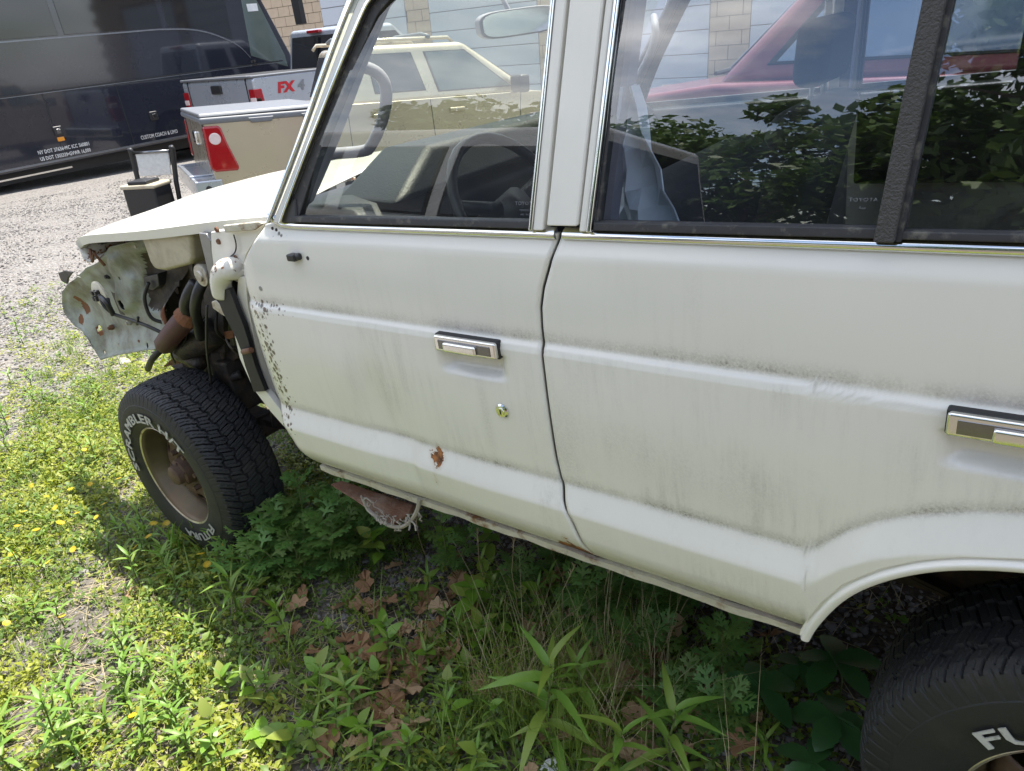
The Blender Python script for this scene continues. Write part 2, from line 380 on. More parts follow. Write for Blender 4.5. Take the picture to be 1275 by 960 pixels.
# ================================================================ white off-road suv (local frame: x to the rear, y to the far side, z up)
suv = empty('white_suv'); m4 = Matrix.Identity(4)
for i in range(3):
    for j in range(3): m4[i][j] = SUV_ROT[i][j]
suv.matrix_world = m4
tag(suv, 'weathered white four-door suv with its front fender removed, parked in weeds', 'suv')
WID = 1.80
arch_x = np.array([2.20, 2.261, 2.27, 2.295, 2.325, 2.375, 2.424, 2.47, 2.535, 2.62, 2.73, 2.84, 2.925, 2.99, 3.036, 3.085, 3.135, 3.165, 3.19, 3.199, 3.26])
arch_z = np.array([.648, .652, .70, .758, .812, .864, .899, .922, .943, .957, .963, .957, .943, .922, .899, .864, .812, .758, .70, .652, .648])
cr2_x = np.array([.5, 2.262, 2.285, 2.32, 2.36, 2.41, 2.47, 2.54, 2.63, 2.73, 2.83, 2.92, 2.99, 3.05, 3.10, 3.14, 3.175, 3.198, 5])
cr2_z = np.array([.842, .842, .856, .896, .929, .957, .981, .999, 1.012, 1.016, 1.012, .999, .981, .957, .929, .896, .856, .842, .842])
DENTS = [(1.375, .93, .016, .13, .0035), (1.395, .78, .014, .07, .003), (1.30, .93, .055, .12, .008), (1.36, .80, .05, .10, .006), (1.22, 1.0, .12, .10, -.004), (1.62, .90, .10, .16, -.003), (2.05, .98, .25, .12, -.002), (1.42, .72, .10, .05, .004)]
def ysurf(x, z):
    x = np.asarray(x, float); z = np.asarray(z, float)
    y = np.full(np.broadcast(x, z).shape, .030)
    y = y + .0125 * np.clip((z - 1.116) / .017, 0, 1) + .012 * np.clip((z - 1.14) / .18, 0, 1) ** 2      # upper panel sits further in
    y = y + .010 * sstep(1.285, 1.325, z)                                                        # shoulder rolls over under the belt
    y = y + .004 * ((z - 1.0) / .15) ** 2 * (z < 1.12)
    zc = np.interp(x, cr2_x, cr2_z)
    t = (zc - z) / .055
    y = y - .026 * (.85 * np.clip(t, 0, 1) + .15 * sstep(0, 1, t))                                                                  # lower flare steps out
    y = y + .045 * np.clip((.735 - z) / .09, 0, 1.2) ** 2 * (x < 2.27)                                # tuck under to the sill
    y = y + .018 * np.clip((.95 - x) / .09, 0, 1) ** 2
    for cx, cz, sx, sz, a in DENTS: y = y + a * np.exp(-((x - cx) / sx) ** 2 - ((z - cz) / sz) ** 2)
    for hx0, hx1 in ((1.548, 1.702), (2.437, 2.60)):                                                 # hand scoops under the handles
        mxs = sstep(hx0 - .012, hx0 + .02, x) * (1 - sstep(hx1 - .02, hx1 + .012, x)); mz = sstep(1.040, 1.062, z) * (1 - sstep(1.095, 1.10, z))
        y = y + .022 * mxs * mz
    return y
doorF_z = np.array([.648, .70, .75, .79, .82, .85, .90, 1.0, 1.10, 1.17, 1.20, 1.23, 1.28, 1.328])
doorF_x = np.array([.962, .948, .930, .905, .885, .872, .867, .868, .874, .872, .884, .903, .965, 1.022])
seam_z = np.array([.648, .68, .72, .766, .807, .835, .85, .9, 1.16, 1.20, 1.235, 1.277, 1.328])
seam_x = np.array([1.860, 1.850, 1.842, 1.830, 1.812, 1.807, 1.802, 1.799, 1.798, 1.801, 1.810, 1.827, 1.846])
doorR_z = np.array([.9, 1.2, 1.328]); doorR_x = np.array([2.765, 2.765, 2.80])
def dirtval(x, z):
    zc = np.interp(x, cr2_x, cr2_z)
    d = .75 * np.exp(-((z - 1.139) / np.where(z > 1.139, .014, .005)) ** 2) * (.35 + .65 * sstep(.9, 1.0, x) * sstep(.0, 1, np.abs(np.sin(x * 2.3)) + .35))
    d += .85 * np.exp(-((z - zc - .002) / np.where(z > zc + .002, .013, .006)) ** 2)
    d += .30 * sstep(.70, .655, z) + .10 * sstep(.84, .70, z)
    d += .25 * np.exp(-((x - 1.83) / .03) ** 2) * sstep(1.10, .98, z) * sstep(.84, .88, z)
    d += .12 * np.exp(-((x - 2.02) / .22) ** 2) * np.exp(-((z - .93) / .06) ** 2) + .12 * np.exp(-((x - 1.95) / .10) ** 2) * np.exp(-((z - .97) / .05) ** 2)
    d += .25 * np.exp(-((x - 2.17) / .03) ** 2) * np.exp(-((z - .92) / .07) ** 2)
    d += .35 * np.exp(-((x - 1.34) / .018) ** 2) * np.exp(-((z - .95) / .08) ** 2) + .3 * np.exp(-((x - 1.42) / .012) ** 2) * np.exp(-((z - 1.03) / .07) ** 2)
    d += .3 * np.exp(-((x - 1.64) / .012) ** 2) * np.exp(-((z - .95) / .09) ** 2) + .3 * np.exp(-((x - 1.24) / .012) ** 2) * np.exp(-((z - .98) / .06) ** 2)
    d += .45 * np.exp(-((x - .90) / .03) ** 2) * sstep(.86, .70, z)
    return np.clip(d, 0, 1)
def streakval(x, z):
    zc = np.interp(x, cr2_x, cr2_z)
    s = .42 * sstep(1.13, 1.115, z) * np.exp(-(1.115 - z).clip(0) / .10) + .75 * sstep(zc, zc + .004, z) * np.exp(-(z - zc).clip(0) / .055)
    s += .85 * sstep(.72, .655, z) + .45 * sstep(.82, .74, z) * np.exp(-((x - 2.15) / .2) ** 2)
    s += .9 * np.exp(-((x - 1.835) / .03) ** 2) * sstep(1.12, 1.0, z) + .6 * np.exp(-((x - 1.77) / .03) ** 2) * sstep(1.1, .95, z) + .5 * np.exp(-((x - 2.05) / .25) ** 2) * np.exp(-((z - .93) / .09) ** 2)
    s += .5 * np.exp(-((x - 1.36) / .10) ** 2) * np.exp(-((z - .98) / .12) ** 2)
    return np.clip(s, 0, 1)
def spotval(x, z):
    s = np.exp(-((x - .925) / .040) ** 2) * sstep(.70, .84, z) * sstep(1.165, 1.12, z)
    s += .8 * np.exp(-((x - 1.0) / .06) ** 2) * np.exp(-((z - 1.125) / .018) ** 2) + .7 * np.exp(-((x - 1.07) / .05) ** 2) * np.exp(-((z - 1.305) / .010) ** 2)
    return np.clip(s, 0, 1)
def rustval(x, z):
    r = .60 * np.exp(-((x - 1.475) / .032) ** 2) * np.exp(-((z - .825) / .032) ** 2)
    r += .42 * np.exp(-((x - 1.465) / .012) ** 2) * np.exp(-((z - .76) / .03) ** 2)
    r += .95 * np.exp(-((x - 1.805) / .045) ** 2) * np.exp(-((z - .668) / .026) ** 2) + .45 * np.exp(-((x - 1.80) / .015) ** 2) * np.exp(-((z - .715) / .02) ** 2)
    r += .75 * np.exp(-((x - 2.20) / .06) ** 2) * np.exp(-((z - .652) / .009) ** 2)
    r += .55 * sstep(.664, .65, z) * (.6 + .5 * np.sin(x * 9))
    return np.clip(r, 0, 1.1)
def panel(name, xl, xr, zlo, ztop, parent, nu=95, nv=170, mirror=False, attrs=True):
    u = np.linspace(0, 1, nu); t = np.linspace(0, 1, nv)
    zz = .648 + (ztop - .648) * t
    X = np.zeros((nu, nv)); Z = np.zeros((nu, nv))
    for i, uu in enumerate(u):
        xg = xl(zz) + (xr(zz) - xl(zz)) * uu
        for _ in range(8):
            zl = np.interp(xg, arch_x, arch_z) if zlo else np.full(nv, .648)
            zz2 = zl + (ztop - zl) * t
            xg = xl(zz2) + (xr(zz2) - xl(zz2)) * uu
        X[i] = xg; Z[i] = zz2
    Y = ysurf(X, Z)
    P = np.stack([X, WID - Y if mirror else Y, Z], -1).reshape(-1, 3)
    Id = np.arange(nu * nv).reshape(nu, nv)
    Fc = np.stack([Id[:-1, :-1], Id[1:, :-1], Id[1:, 1:], Id[:-1, 1:]], -1).reshape(-1, 4)
    if mirror: Fc = Fc[:, ::-1]
    o = fastmesh(name, P, Fc, M['white'], parent, True)
    if attrs:
        for nm, fn in (('streak', streakval), ('dirt', dirtval), ('spots', spotval), ('rust', rustval)):
            a = o.data.attributes.new(nm, 'FLOAT', 'POINT'); a.data.foreach_set('value', np.asarray(fn(X, Z), np.float32).ravel())
    s = o.modifiers.new('skin', 'SOLIDIFY'); s.thickness = .010; s.offset = -1
    return o
fl = lambda z: np.interp(z, doorF_z, doorF_x)
sm = lambda z: np.interp(z, seam_z, seam_x)
rr_ = lambda z: np.interp(z, doorR_z, doorR_x)
door_f = panel('front_door', fl, lambda z: sm(z) - .0045, False, 1.328, suv)
door_r = panel('rear_door', lambda z: sm(z) + .0040, lambda z: rr_(z) - .003, True, 1.328, suv, nu=130)
quarter = panel('quarter_panel', lambda z: rr_(z) + .003, lambda z: 3.95 + 0 * z, True, 1.328, suv, nu=110, nv=60)
door_f['label'] = 'white front door with grey lichen spots and rust blister'
# far side of the body
panel('front_door', fl, lambda z: sm(z) - .0035, False, 1.328, suv, nu=40, nv=60, mirror=True)
panel('rear_door', lambda z: sm(z) + .0035, lambda z: rr_(z) - .003, True, 1.328, suv, nu=60, nv=60, mirror=True)
panel('quarter_panel', lambda z: rr_(z) + .003, lambda z: 3.95 + 0 * z, True, 1.328, suv, nu=50, nv=40, mirror=True)

def strip(name, A, B, depth, m, parent, yoff=0.0):
    """ribbon between two polylines of 3d points, pushed inwards (+y) by depth"""
    n = len(A); V = [Vector(p) + Vector((0, yoff, 0)) for p in A] + [Vector(p) + Vector((0, yoff, 0)) for p in B]
    V += [v + Vector((0, depth, 0)) for v in V]
    Fc = []
    for i in range(n - 1):
        Fc += [(i, i + 1, n + i + 1, n + i), (2 * n + i, 3 * n + i, 3 * n + i + 1, 2 * n + i + 1), (i, 2 * n + i, 2 * n + i + 1, i + 1), (n + i, n + i + 1, 3 * n + i + 1, 3 * n + i)]
    Fc += [(0, n, 3 * n, 2 * n), (n - 1, 3 * n - 1, 4 * n - 1, 2 * n - 1)]
    mb = MB(); mb.add(V, Fc); return mb.build(name, m, parent)
def arclip(name, side):
    out_ = [(x, max(z, .668)) for x, z in zip(arch_x[1:-1], arch_z[1:-1])]
    cxc, czc = 2.73, .60
    prof = [(-.001, .003), (.003, .004), (.004, -.003), (.007, -.007), (.011, -.0070), (.016, -.0055), (.0185, -.003), (.019, .004), (.017, .03)]
    V = []
    for x, z in out_:
        d = Vector((cxc - x, 0, czc - z)).normalized()
        y0 = float(ysurf(max(x, 2.275) if x < 2.73 else x, max(z, .69) + .002))
        for a, b_ in prof:
            q = Vector((x, y0 + b_, z)) + d * a
            V.append((q.x, q.y if side else WID - q.y, q.z))
    k = len(prof); n = len(out_)
    mb = MB(); mb.add(V, [(i * k + j, i * k + j + 1, (i + 1) * k + j + 1, (i + 1) * k + j) for i in range(n - 1) for j in range(k - 1)])
    o = mb.build(name, M['white'], suv, True); s = o.modifiers.new('s', 'SUBSURF'); s.levels = s.render_levels = 2; return o
arclip('wheel_arch_lip', True); arclip('wheel_arch_lip', False)
# inner wheel houses, sill, floor
def wheelhouse(x0, side):
    mb = MB(); V = []; n = 14
    for k in range(n + 1):
        t = math.pi * k / n; x = x0 - .47 * math.cos(t); z = .60 + .37 * math.sin(t)
        for y in (.05, .42): V.append((x, y if side else WID - y, z))
    mb.add(V, [(2 * k, 2 * k + 1, 2 * k + 3, 2 * k + 2) for k in range(n)])
    mb.add([(x0 - .47, .42 if side else WID - .42, .86), (x0 + .47, .42 if side else WID - .42, .86), (x0 + .47, .42 if side else WID - .42, .97), (x0 - .47, .42 if side else WID - .42, .97)], [(0, 1, 2, 3)])
    mb.build('wheel_house', M['frame'], suv)
wheelhouse(2.73, True); wheelhouse(2.73, False)
for s in (0, 1):
    pts_o, pts_i = [], []
    for x in np.linspace(.955, 2.262, 60):
        zj = .648 + .0012 * math.sin(x * 23) + .001 * math.sin(x * 61)
        yj = .058 if not s else WID - .058
        pts_o.append((x, yj, zj)); pts_i.append((x, yj, zj - .013 - .003 * abs(math.sin(x * 17))))
    strip('sill_seam', pts_o, pts_i, .012 if not s else -.012, M['rust_pale'], suv, -.002 if not s else .002)
    mb = MB(); y0, y1 = (.08, .18) if not s else (WID - .18, WID - .08)
    mb.box((.96, y0, .642), (2.26, y1, .70)); mb.build('rocker_panel', M['frame'], suv)
mb = MB(); mb.box((.75, .12, .62), (2.2, WID - .12, .66)); mb.box((2.2, .45, .70), (3.3, WID - .45, .74)); mb.box((3.3, .12, .62), (3.95, WID - .12, .66)); mb.build('floor_pan', M['floor'], suv)
for y in (.47, 1.25):
    mb = MB(); mb.box((-.55, y, .46), (4.0, y + .08, .60)); mb.build('frame_rail', M['frame'], suv)
for x in (1.15, 2.05, 3.5):
    mb = MB(); mb.box((x, .425, .50), (x + .09, 1.375, .58)); mb.build('crossmember', M['frame'], suv)
for x, hz in ((0, .364), (2.73, .415)):
    mb = MB(); mb.tube([(x, .2, hz), (x, WID - .2, hz)], .045, 12); mb.lathe([(.0, -.10), (.10, -.08), (.15, 0), (.10, .08), (0, .10)], (x, .95, hz), 16); autosmooth(mb.build('axle', M['frame'], suv))
    for y in (.44, 1.32):
        mb = MB(); pts = [(x - .6 + 1.2 * t, y, hz + .11 - .16 * (1 - (2 * t - 1) ** 2) + .09) for t in np.linspace(0, 1, 15)]
        for k, (w, s0) in enumerate(((0, 0), (.010, 2), (.020, 4))):
            q = pts[s0:len(pts) - s0] if s0 else pts
            for a, b_ in zip(q[:-1], q[1:]): mb.hexa([(a[0], y, a[2] - w - .008), (b_[0], y, b_[2] - w - .008), (b_[0], y + .07, b_[2] - w - .008), (a[0], y + .07, a[2] - w - .008), (a[0], y, a[2] - w), (b_[0], y, b_[2] - w), (b_[0], y + .07, b_[2] - w), (a[0], y + .07, a[2] - w)])
        mb.build('leaf_spring', M['frame'], suv)
        mb = MB(); mb.tube([(x + .10, y + .02, hz + .02), (x + .22, y + .05, hz + .50)], [.028, .036], 10); mb.build('shock_absorber', M['apron_dark'], suv)

# ---- upper body: everything lies on the leaning window plane
LEAN = .27
def wp(x, z, off=0.0): return Vector((x, .058 + (z - 1.335) * LEAN + off, z))
def wpl(pts, off=0.0): return [wp(x, z, off) for x, z in pts]
def smoothpts(pts, n=6):
    out_ = []
    P = [np.array(p, float) for p in pts]
    for i in range(len(P) - 1):
        p0, p1, p2, p3 = P[max(i - 1, 0)], P[i], P[i + 1], P[min(i + 2, len(P) - 1)]
        for k in range(n):
            t = k / n; out_.append(tuple(.5 * ((2 * p1) + (-p0 + p2) * t + (2 * p0 - 5 * p1 + 4 * p2 - p3) * t * t + (-p0 + 3 * p1 - 3 * p2 + p3) * t ** 3)))
    out_.append(tuple(P[-1])); return out_
bz, tz = 1.334, 1.765
sl = lambda x, z: x + .100 * (z - 1.335)          # posts rake back a little
def frame(name, outer, inner, off, depth, m, parent): return bevel(strip(name, wpl(smoothpts(outer), off), wpl(smoothpts(inner), off), depth, m, parent), .0025, 2)
Aout = [(1.046, bz), (1.164, 1.486), (1.33, 1.71), (1.40, 1.778), (1.50, 1.805), (1.70, 1.815), (2.3, 1.82), (3.0, 1.82)]
A2 = [(1.058, bz), (1.176, 1.484), (1.341, 1.703), (1.408, 1.766), (1.505, 1.791), (1.70, 1.799), (2.3, 1.803), (3.0, 1.803)]
A3 = [(1.064, bz), (1.182, 1.482), (1.347, 1.698), (1.413, 1.759), (1.508, 1.783), (1.70, 1.790), (1.862, 1.792)]
A4 = [(1.088, bz), (1.209, 1.496), (1.363, 1.690), (1.421, 1.744), (1.510, 1.768), (1.70, 1.776), (1.862, 1.778)]
A5 = [(1.098, bz), (1.219, 1.495), (1.372, 1.685), (1.428, 1.737), (1.513, 1.760), (1.70, 1.768), (1.845, 1.770)]
A6 = [(1.146, bz), (1.243, 1.484), (1.392, 1.670), (1.440, 1.716), (1.520, 1.742), (1.70, 1.750), (1.832, 1.752)]
drip = frame('drip_rail', Aout, A2, -.012, .02, M['chrome'], suv)
frame('window_frame', A3, A4, -.004, .03, M['white'], door_f)
frame('window_trim', A4, A5, -.008, .012, M['chrome'], door_f)
frame('window_seal', A5, A6, .004, .02, M['seal'], door_f)
mb = MB(); mb.prism(wpl([(1.085, bz), (1.15, bz), (1.148, 1.385), (1.136, 1.382)], .0), (0, .012, 0)); bevel(mb.build('corner_seal', M['black_plastic'], door_f), .003)
def post(name, xa, xb, off, depth, m, parent, z0=bz, z1=1.80): return bevel(strip(name, [wp(sl(xa, z), z, off) for z in (z0, z1)], [wp(sl(xb, z), z, off) for z in (z0, z1)], depth, m, parent), .003, 2)
post('window_trim', 1.789, 1.797, -.006, .012, M['chrome'], door_f, z1=1.765)
post('window_frame', 1.797, 1.8185, -.003, .03, M['white'], door_f, z1=1.78)
post('pillar', 1.8265, 1.886, -.006, .05, M['white'], suv, z0=1.343)
post('window_frame', 1.889, 1.904, -.003, .03, M['white'], door_r, z1=1.78)
post('window_trim', 1.904, 1.913, -.007, .012, M['chrome'], door_r, z1=1.77)
post('window_seal', 1.913, 1.920, .003, .02, M['seal'], door_r, z1=1.76)
divb = bevel(strip('divider_bar', wpl([(2.326, bz), (2.358, 1.775)], -.012), wpl([(2.350, bz), (2.384, 1.775)], -.012), .03, M['bar'], door_r), .003, 2)
strip('divider_seal', wpl([(2.350, bz), (2.384, 1.775)], -.003), wpl([(2.356, bz), (2.390, 1.775)], -.003), .02, M['seal'], door_r)
bevel(strip('window_frame', wpl([(1.90, 1.770), (2.66, 1.776)]), wpl([(1.90, 1.795), (2.68, 1.797)]), .03, M['white'], door_r), .003)
bevel(strip('window_frame', wpl([(2.73, bz), (2.66, 1.79)], -.003), wpl([(2.77, bz), (2.70, 1.79)], -.003), .03, M['white'], door_r), .003)
bevel(strip('pillar', wpl([(2.785, bz), (2.715, 1.80)], -.004), wpl([(2.85, bz), (2.78, 1.80)], -.004), .05, M['white'], suv), .003)
# belt seals under the glass and the bright belt mouldings
def belt_seal(x0, x1, par, z0=1.336, z1=1.349, off=-.002): return bevel(strip('belt_seal', wpl([(x0, z0), (x1, z0)], off), wpl([(x0, z1), (x1, z1)], off), .02, M['seal'], par), .002)
belt_seal(1.13, 1.80, door_f); belt_seal(1.915, 2.328, door_r); belt_seal(2.345, 2.73, door_r, 1.336, 1.346)
def moulding(name, pts, parent, r=.0085):
    V = []; k = 7
    pr = [(.010, .008), (.008, .002), (.0035, -.004), (-.002, -.0065), (-.007, -.0035), (-.0095, .002), (-.010, .008)]
    for x, z, y in pts:
        for dz, dy in pr: V.append((x, y + dy, z + dz))
    n = len(pts)
    mb = MB(); mb.add(V, [(i * k + j, (i + 1) * k + j, (i + 1) * k + j + 1, i * k + j + 1) for i in range(n - 1) for j in range(k - 1)] + [tuple(range(k)), tuple(range((n - 1) * k, n * k))])
    return autosmooth(mb.build(name, M['chrome'], parent), 60)
yb = float(ysurf(1.4, 1.327)) - .002
moulding('belt_moulding', [(1.035, 1.346, yb + .004), (1.062, 1.336, yb + .001), (1.090, 1.329, yb), (1.14, 1.327, yb), (1.838, 1.327, yb)], door_f)
moulding('belt_moulding', [(1.854, 1.327, yb), (2.3, 1.327, yb), (2.79, 1.327, yb)], door_r)
moulding('belt_moulding', [(2.81, 1.327, yb), (3.93, 1.327, yb)], quarter)
# glass
def pane(name, outline, m, parent, off=.014):
    bm = bmesh.new(); f_ = bm.faces.new([bm.verts.new(p) for p in wpl(outline, off)])
    for zc in np.linspace(1.345, 1.77, 18): bmesh.ops.bisect_plane(bm, geom=bm.verts[:] + bm.edges[:] + bm.faces[:], plane_co=(0, 0, zc), plane_no=(0, 0, 1))
    for v in bm.verts: q = (v.co.z - 1.555) / .22; v.co.y -= .011 * (1 - q * q)           # curved side glass
    bmesh.ops.recalc_face_normals(bm, faces=bm.faces[:])
    me = bpy.data.meshes.new(name); bm.to_mesh(me); bm.free(); me.materials.append(m); me.polygons.foreach_set('use_smooth', [True] * len(me.polygons))
    o = link(bpy.data.objects.new(name, me), parent); return o
gl_out = [(1.13, 1.338)] + smoothpts(A6)[1:] + [(1.842, 1.752), (1.800, 1.338)]
pane('window_glass', [(1.10, 1.338), (1.236, 1.49), (1.385, 1.675), (1.436, 1.724), (1.518, 1.747), (1.70, 1.757), (1.838, 1.757), (1.796, 1.338)], M['glass'], door_f)
pane('window_glass', [(1.910, 1.338), (1.952, 1.775), (2.375, 1.775), (2.338, 1.338)], M['glass_rear'], door_r)
pane('vent_glass', [(2.345, 1.338), (2.380, 1.775), (2.67, 1.78), (2.74, 1.338)], M['glass_rear'], door_r, .013)
pane('quarter_glass', [(2.84, 1.338), (2.77, 1.79), (3.70, 1.78), (3.80, 1.338)], M['glass_rear'], quarter, .010)
# far side: pillars, rails and glass mirrored
def mir(o, parent):
    d = o.data.copy(); c = bpy.data.objects.new(o.name.split('.')[0], d); link(c, parent)
    co = np.zeros(len(d.vertices) * 3, np.float32); d.vertices.foreach_get('co', co); co = co.reshape(-1, 3); co[:, 1] = WID - co[:, 1]
    d.vertices.foreach_set('co', co.ravel()); d.flip_normals(); d.update()
    for m_ in o.modifiers:
        if m_.type == 'BEVEL': bevel(c, m_.width, m_.segments); break
    return c
far_f, far_r, far_q = [o for o in suv.children if o.name in ('front_door.001', 'rear_door.001', 'quarter_panel.001')]
for o in list(door_f.children): mir(o, far_f)
for o in list(door_r.children): mir(o, far_r)
for o in list(quarter.children): mir(o, far_q)
for o in [c for c in list(suv.children) if c.name.split('.')[0] in ('pillar', 'drip_rail')]: mir(o, suv)
# roof, headliner, rear
def roofsec(x, dz=0.0, inset=0.0):
    n = 14; V = []
    for k in range(n + 1):
        t = k / n; y = .175 + inset + (WID - .35 - 2 * inset) * t
        V.append((x, y, 1.815 + dz + .10 * (1 - (2 * t - 1) ** 4) ** .7))
    return V
for nm, dz, inset, m_ in (('roof', 0, 0, 'white'), ('headliner', -.045, .02, 'headliner')):
    xs = [1.36, 1.42, 1.6, 2.2, 3.0, 3.6, 3.85]; V = []
    for i, x in enumerate(xs): V += roofsec(x, dz - (.05 if i == 0 else .015 if i == 1 else .03 if i == len(xs) - 1 else 0), inset)
    k = 15; mb = MB(); mb.add(V, [(i * k + j, i * k + j + 1, (i + 1) * k + j + 1, (i + 1) * k + j) for i in range(len(xs) - 1) for j in range(k - 1)])
    mb.build(nm, M[m_], suv, True)
mb = MB(); mb.hexa([(3.93, .05, .66), (3.97, .05, .66), (3.97, WID - .05, .66), (3.93, WID - .05, .66), (3.93, .05, 1.33), (3.97, .05, 1.33), (3.97, WID - .05, 1.33), (3.93, WID - .05, 1.33)]); mb.build('tailgate', M['white'], suv)
mb = MB(); mb.hexa([(3.93, .07, 1.34), (3.935, .07, 1.34), (3.935, WID - .07, 1.34), (3.93, WID - .07, 1.34), (3.84, .2, 1.80), (3.845, .2, 1.80), (3.845, WID - .2, 1.80), (3.84, WID - .2, 1.80)]); mb.build('rear_glass', M['glass_rear'], suv)
mb = MB(); mb.prism([wp(3.80, 1.334), wp(3.95, 1.334), wp(3.86, 1.81), wp(3.72, 1.81)], (0, .05, 0)); mir(mb.build('pillar', M['white'], suv), suv)
# windscreen and inner A pillars
ws = []
for j, t in enumerate(np.linspace(0, 1, 9)):
    y = .10 + (WID - .2) * t; bow = .10 * (1 - (2 * t - 1) ** 2)
    yt = .19 + (WID - .38) * t
    ws.append(((1.03 - bow, y, 1.37), (1.37 - bow * .6, yt, 1.80)))
V = [a for a, b_ in ws] + [b_ for a, b_ in ws]; V += [(x + .004, y, z - .002) for x, y, z in V]
k = 9; mb = MB(); mb.add(V, [(i, i + 1, k + i + 1, k + i) for i in range(k - 1)] + [(2 * k + i, 3 * k + i, 3 * k + i + 1, 2 * k + i + 1) for i in range(k - 1)])
mb.build('windscreen', M['glass_clear'], suv, True)
for s in (0, 1):
    A_ = [(1.08, .095, 1.345), (1.20, .125, 1.49), (1.36, .165, 1.70), (1.44, .19, 1.77), (1.60, .20, 1.80)]
    B_ = [(1.075, .165, 1.365), (1.195, .19, 1.50), (1.36, .225, 1.70), (1.43, .24, 1.765), (1.58, .25, 1.80)]
    A_, B_ = smoothpts(A_), smoothpts(B_)
    V = [(x, y if not s else WID - y, z) for x, y, z in A_ + B_]; n = len(A_)
    mb = MB(); mb.add(V, [(i, i + 1, n + i + 1, n + i) for i in range(n - 1)]); o = mb.build('pillar_trim', M['trim'], suv, True)
    o.modifiers.new('s', 'SOLIDIFY').thickness = .012
    gpts = [(1.20, .19, 1.60), (1.235, .225, 1.575), (1.235, .235, 1.53), (1.205, .235, 1.47), (1.17, .225, 1.435), (1.125, .185, 1.425)]
    gpts = [(1.275, .20, 1.635), (1.30, .245, 1.61), (1.305, .26, 1.575), (1.28, .26, 1.52), (1.235, .25, 1.465), (1.205, .24, 1.452), (1.13, .18, 1.46)]
    mb = MB(); mb.tube([(x, y if not s else WID - y, z) for x, y, z in smoothpts(gpts)], .013, 10); o = mb.build('grab_handle', M['trim'], suv, True)
# dash, wheel, mirror, seats
mb = MB(); mb.hexa([(1.06, .24, 1.34), (1.30, .22, 1.33), (1.30, 1.56, 1.33), (1.06, 1.54, 1.34), (1.10, .40, 1.435), (1.27, .40, 1.435), (1.27, 1.45, 1.41), (1.10, 1.45, 1.41)]); bevel(mb.build('dash_pad', M['dash'], suv), .02, 3)
mb = MB(); prof = [(.86, .75), (.86, 1.30), (.95, 1.345), (1.12, 1.350), (1.22, 1.335), (1.26, 1.29), (1.24, 1.20), (1.17, 1.08), (1.12, .75)]
mb.prism([(x, .16, z) for x, z in prof], (0, WID - .32, 0)); bevel(mb.build('dashboard', M['dash'], suv), .015, 3)
mb = MB(); n = 28; c0 = Vector((1.42, .50, 1.26)); ax = Vector((1, 0, .55)).normalized(); e1 = Vector((0, 1, 0)); e2 = ax.cross(e1)
ring = [c0 + (e1 * math.cos(t) + e2 * math.sin(t)) * .19 for t in np.linspace(0, 2 * math.pi, n + 1)]
mb.tube(ring, .014, 8)
for t in (.3, math.pi - .3, -math.pi / 2): mb.tube([c0 - ax * .02, c0 + (e1 * math.cos(t) + e2 * math.sin(t)) * .185], [.022, .012], 8)
mb.tube([c0 - ax * .35, c0 + ax * .02], [.03, .045], 12); mb.build('steering_wheel', M['black_plastic'], suv, True)
p = son(648, 27, .98)
mb = MB(); cx_, cy_, cz_ = p
outl = [(math.copysign(abs(math.cos(t)) ** .45, math.cos(t)) * .135, math.copysign(abs(math.sin(t)) ** .55, math.sin(t)) * .036) for t in np.linspace(0, 2 * math.pi, 33)[:-1]]
mir_n = Vector((1, -.42, -.04)).normalized(); mir_u = Vector((0, 0, 1)); mir_r = mir_u.cross(mir_n).normalized()
mb.prism([Vector(p) + mir_r * a + mir_u * b_ for a, b_ in outl], -mir_n * .03); mb.tube([Vector(p) - mir_n * .03, Vector(p) + Vector((-.07, .0, .10)), Vector(p) + Vector((-.09, 0, .16))], .008, 8)
o = bevel(mb.build('rear_view_mirror', M['trim'], suv), .006, 2)
mb = MB(); mb.prism([Vector(p) + mir_r * a * .93 + mir_u * b_ * .88 + mir_n * .0015 for a, b_ in outl], mir_n * .001); mb.build('mirror_glass', mat('mirror_silver', (.42, .42, .46), .08, 1.0, .02), o)
def rbox(name, a, b_, m, parent, w=.04, seg=4, tilt=0.0):
    mb = MB(); mb.box(a, b_)
    if tilt: mb.v = [(x + (z - a[2]) * tilt, y, z) for x, y, z in mb.v]
    return bevel(mb.build(name, m, parent), w, seg)
for y0 in (.26, 1.04):
    st = rbox('front_seat', (1.30, y0, .68), (1.80, y0 + .50, .86), M['seat'], suv, .06)
    bk = rbox('seat_back', (1.72, y0, .80), (1.86, y0 + .50, 1.37), M['seat'], st, .06, 4, .22)
    if y0 > .5: rbox('headrest', (1.87, y0 + .11, 1.405), (1.96, y0 + .39, 1.57), M['seat'], st, .035, 4, .1)
    if y0 < .5: continue
    mb = MB(); mb.tube([(1.90, y0 + .19, 1.32), (1.915, y0 + .19, 1.44)], .007, 8); mb.tube([(1.90, y0 + .31, 1.32), (1.915, y0 + .31, 1.44)], .007, 8); mb.build('headrest_post', M['steel'], st, True)
rs_ = rbox('rear_seat', (2.35, .22, .74), (2.85, 1.58, .92), M['seat'], suv, .06)
rbox('seat_back', (2.82, .22, .86), (2.96, 1.58, 1.36), M['seat'], rs_, .06, 4, .25)
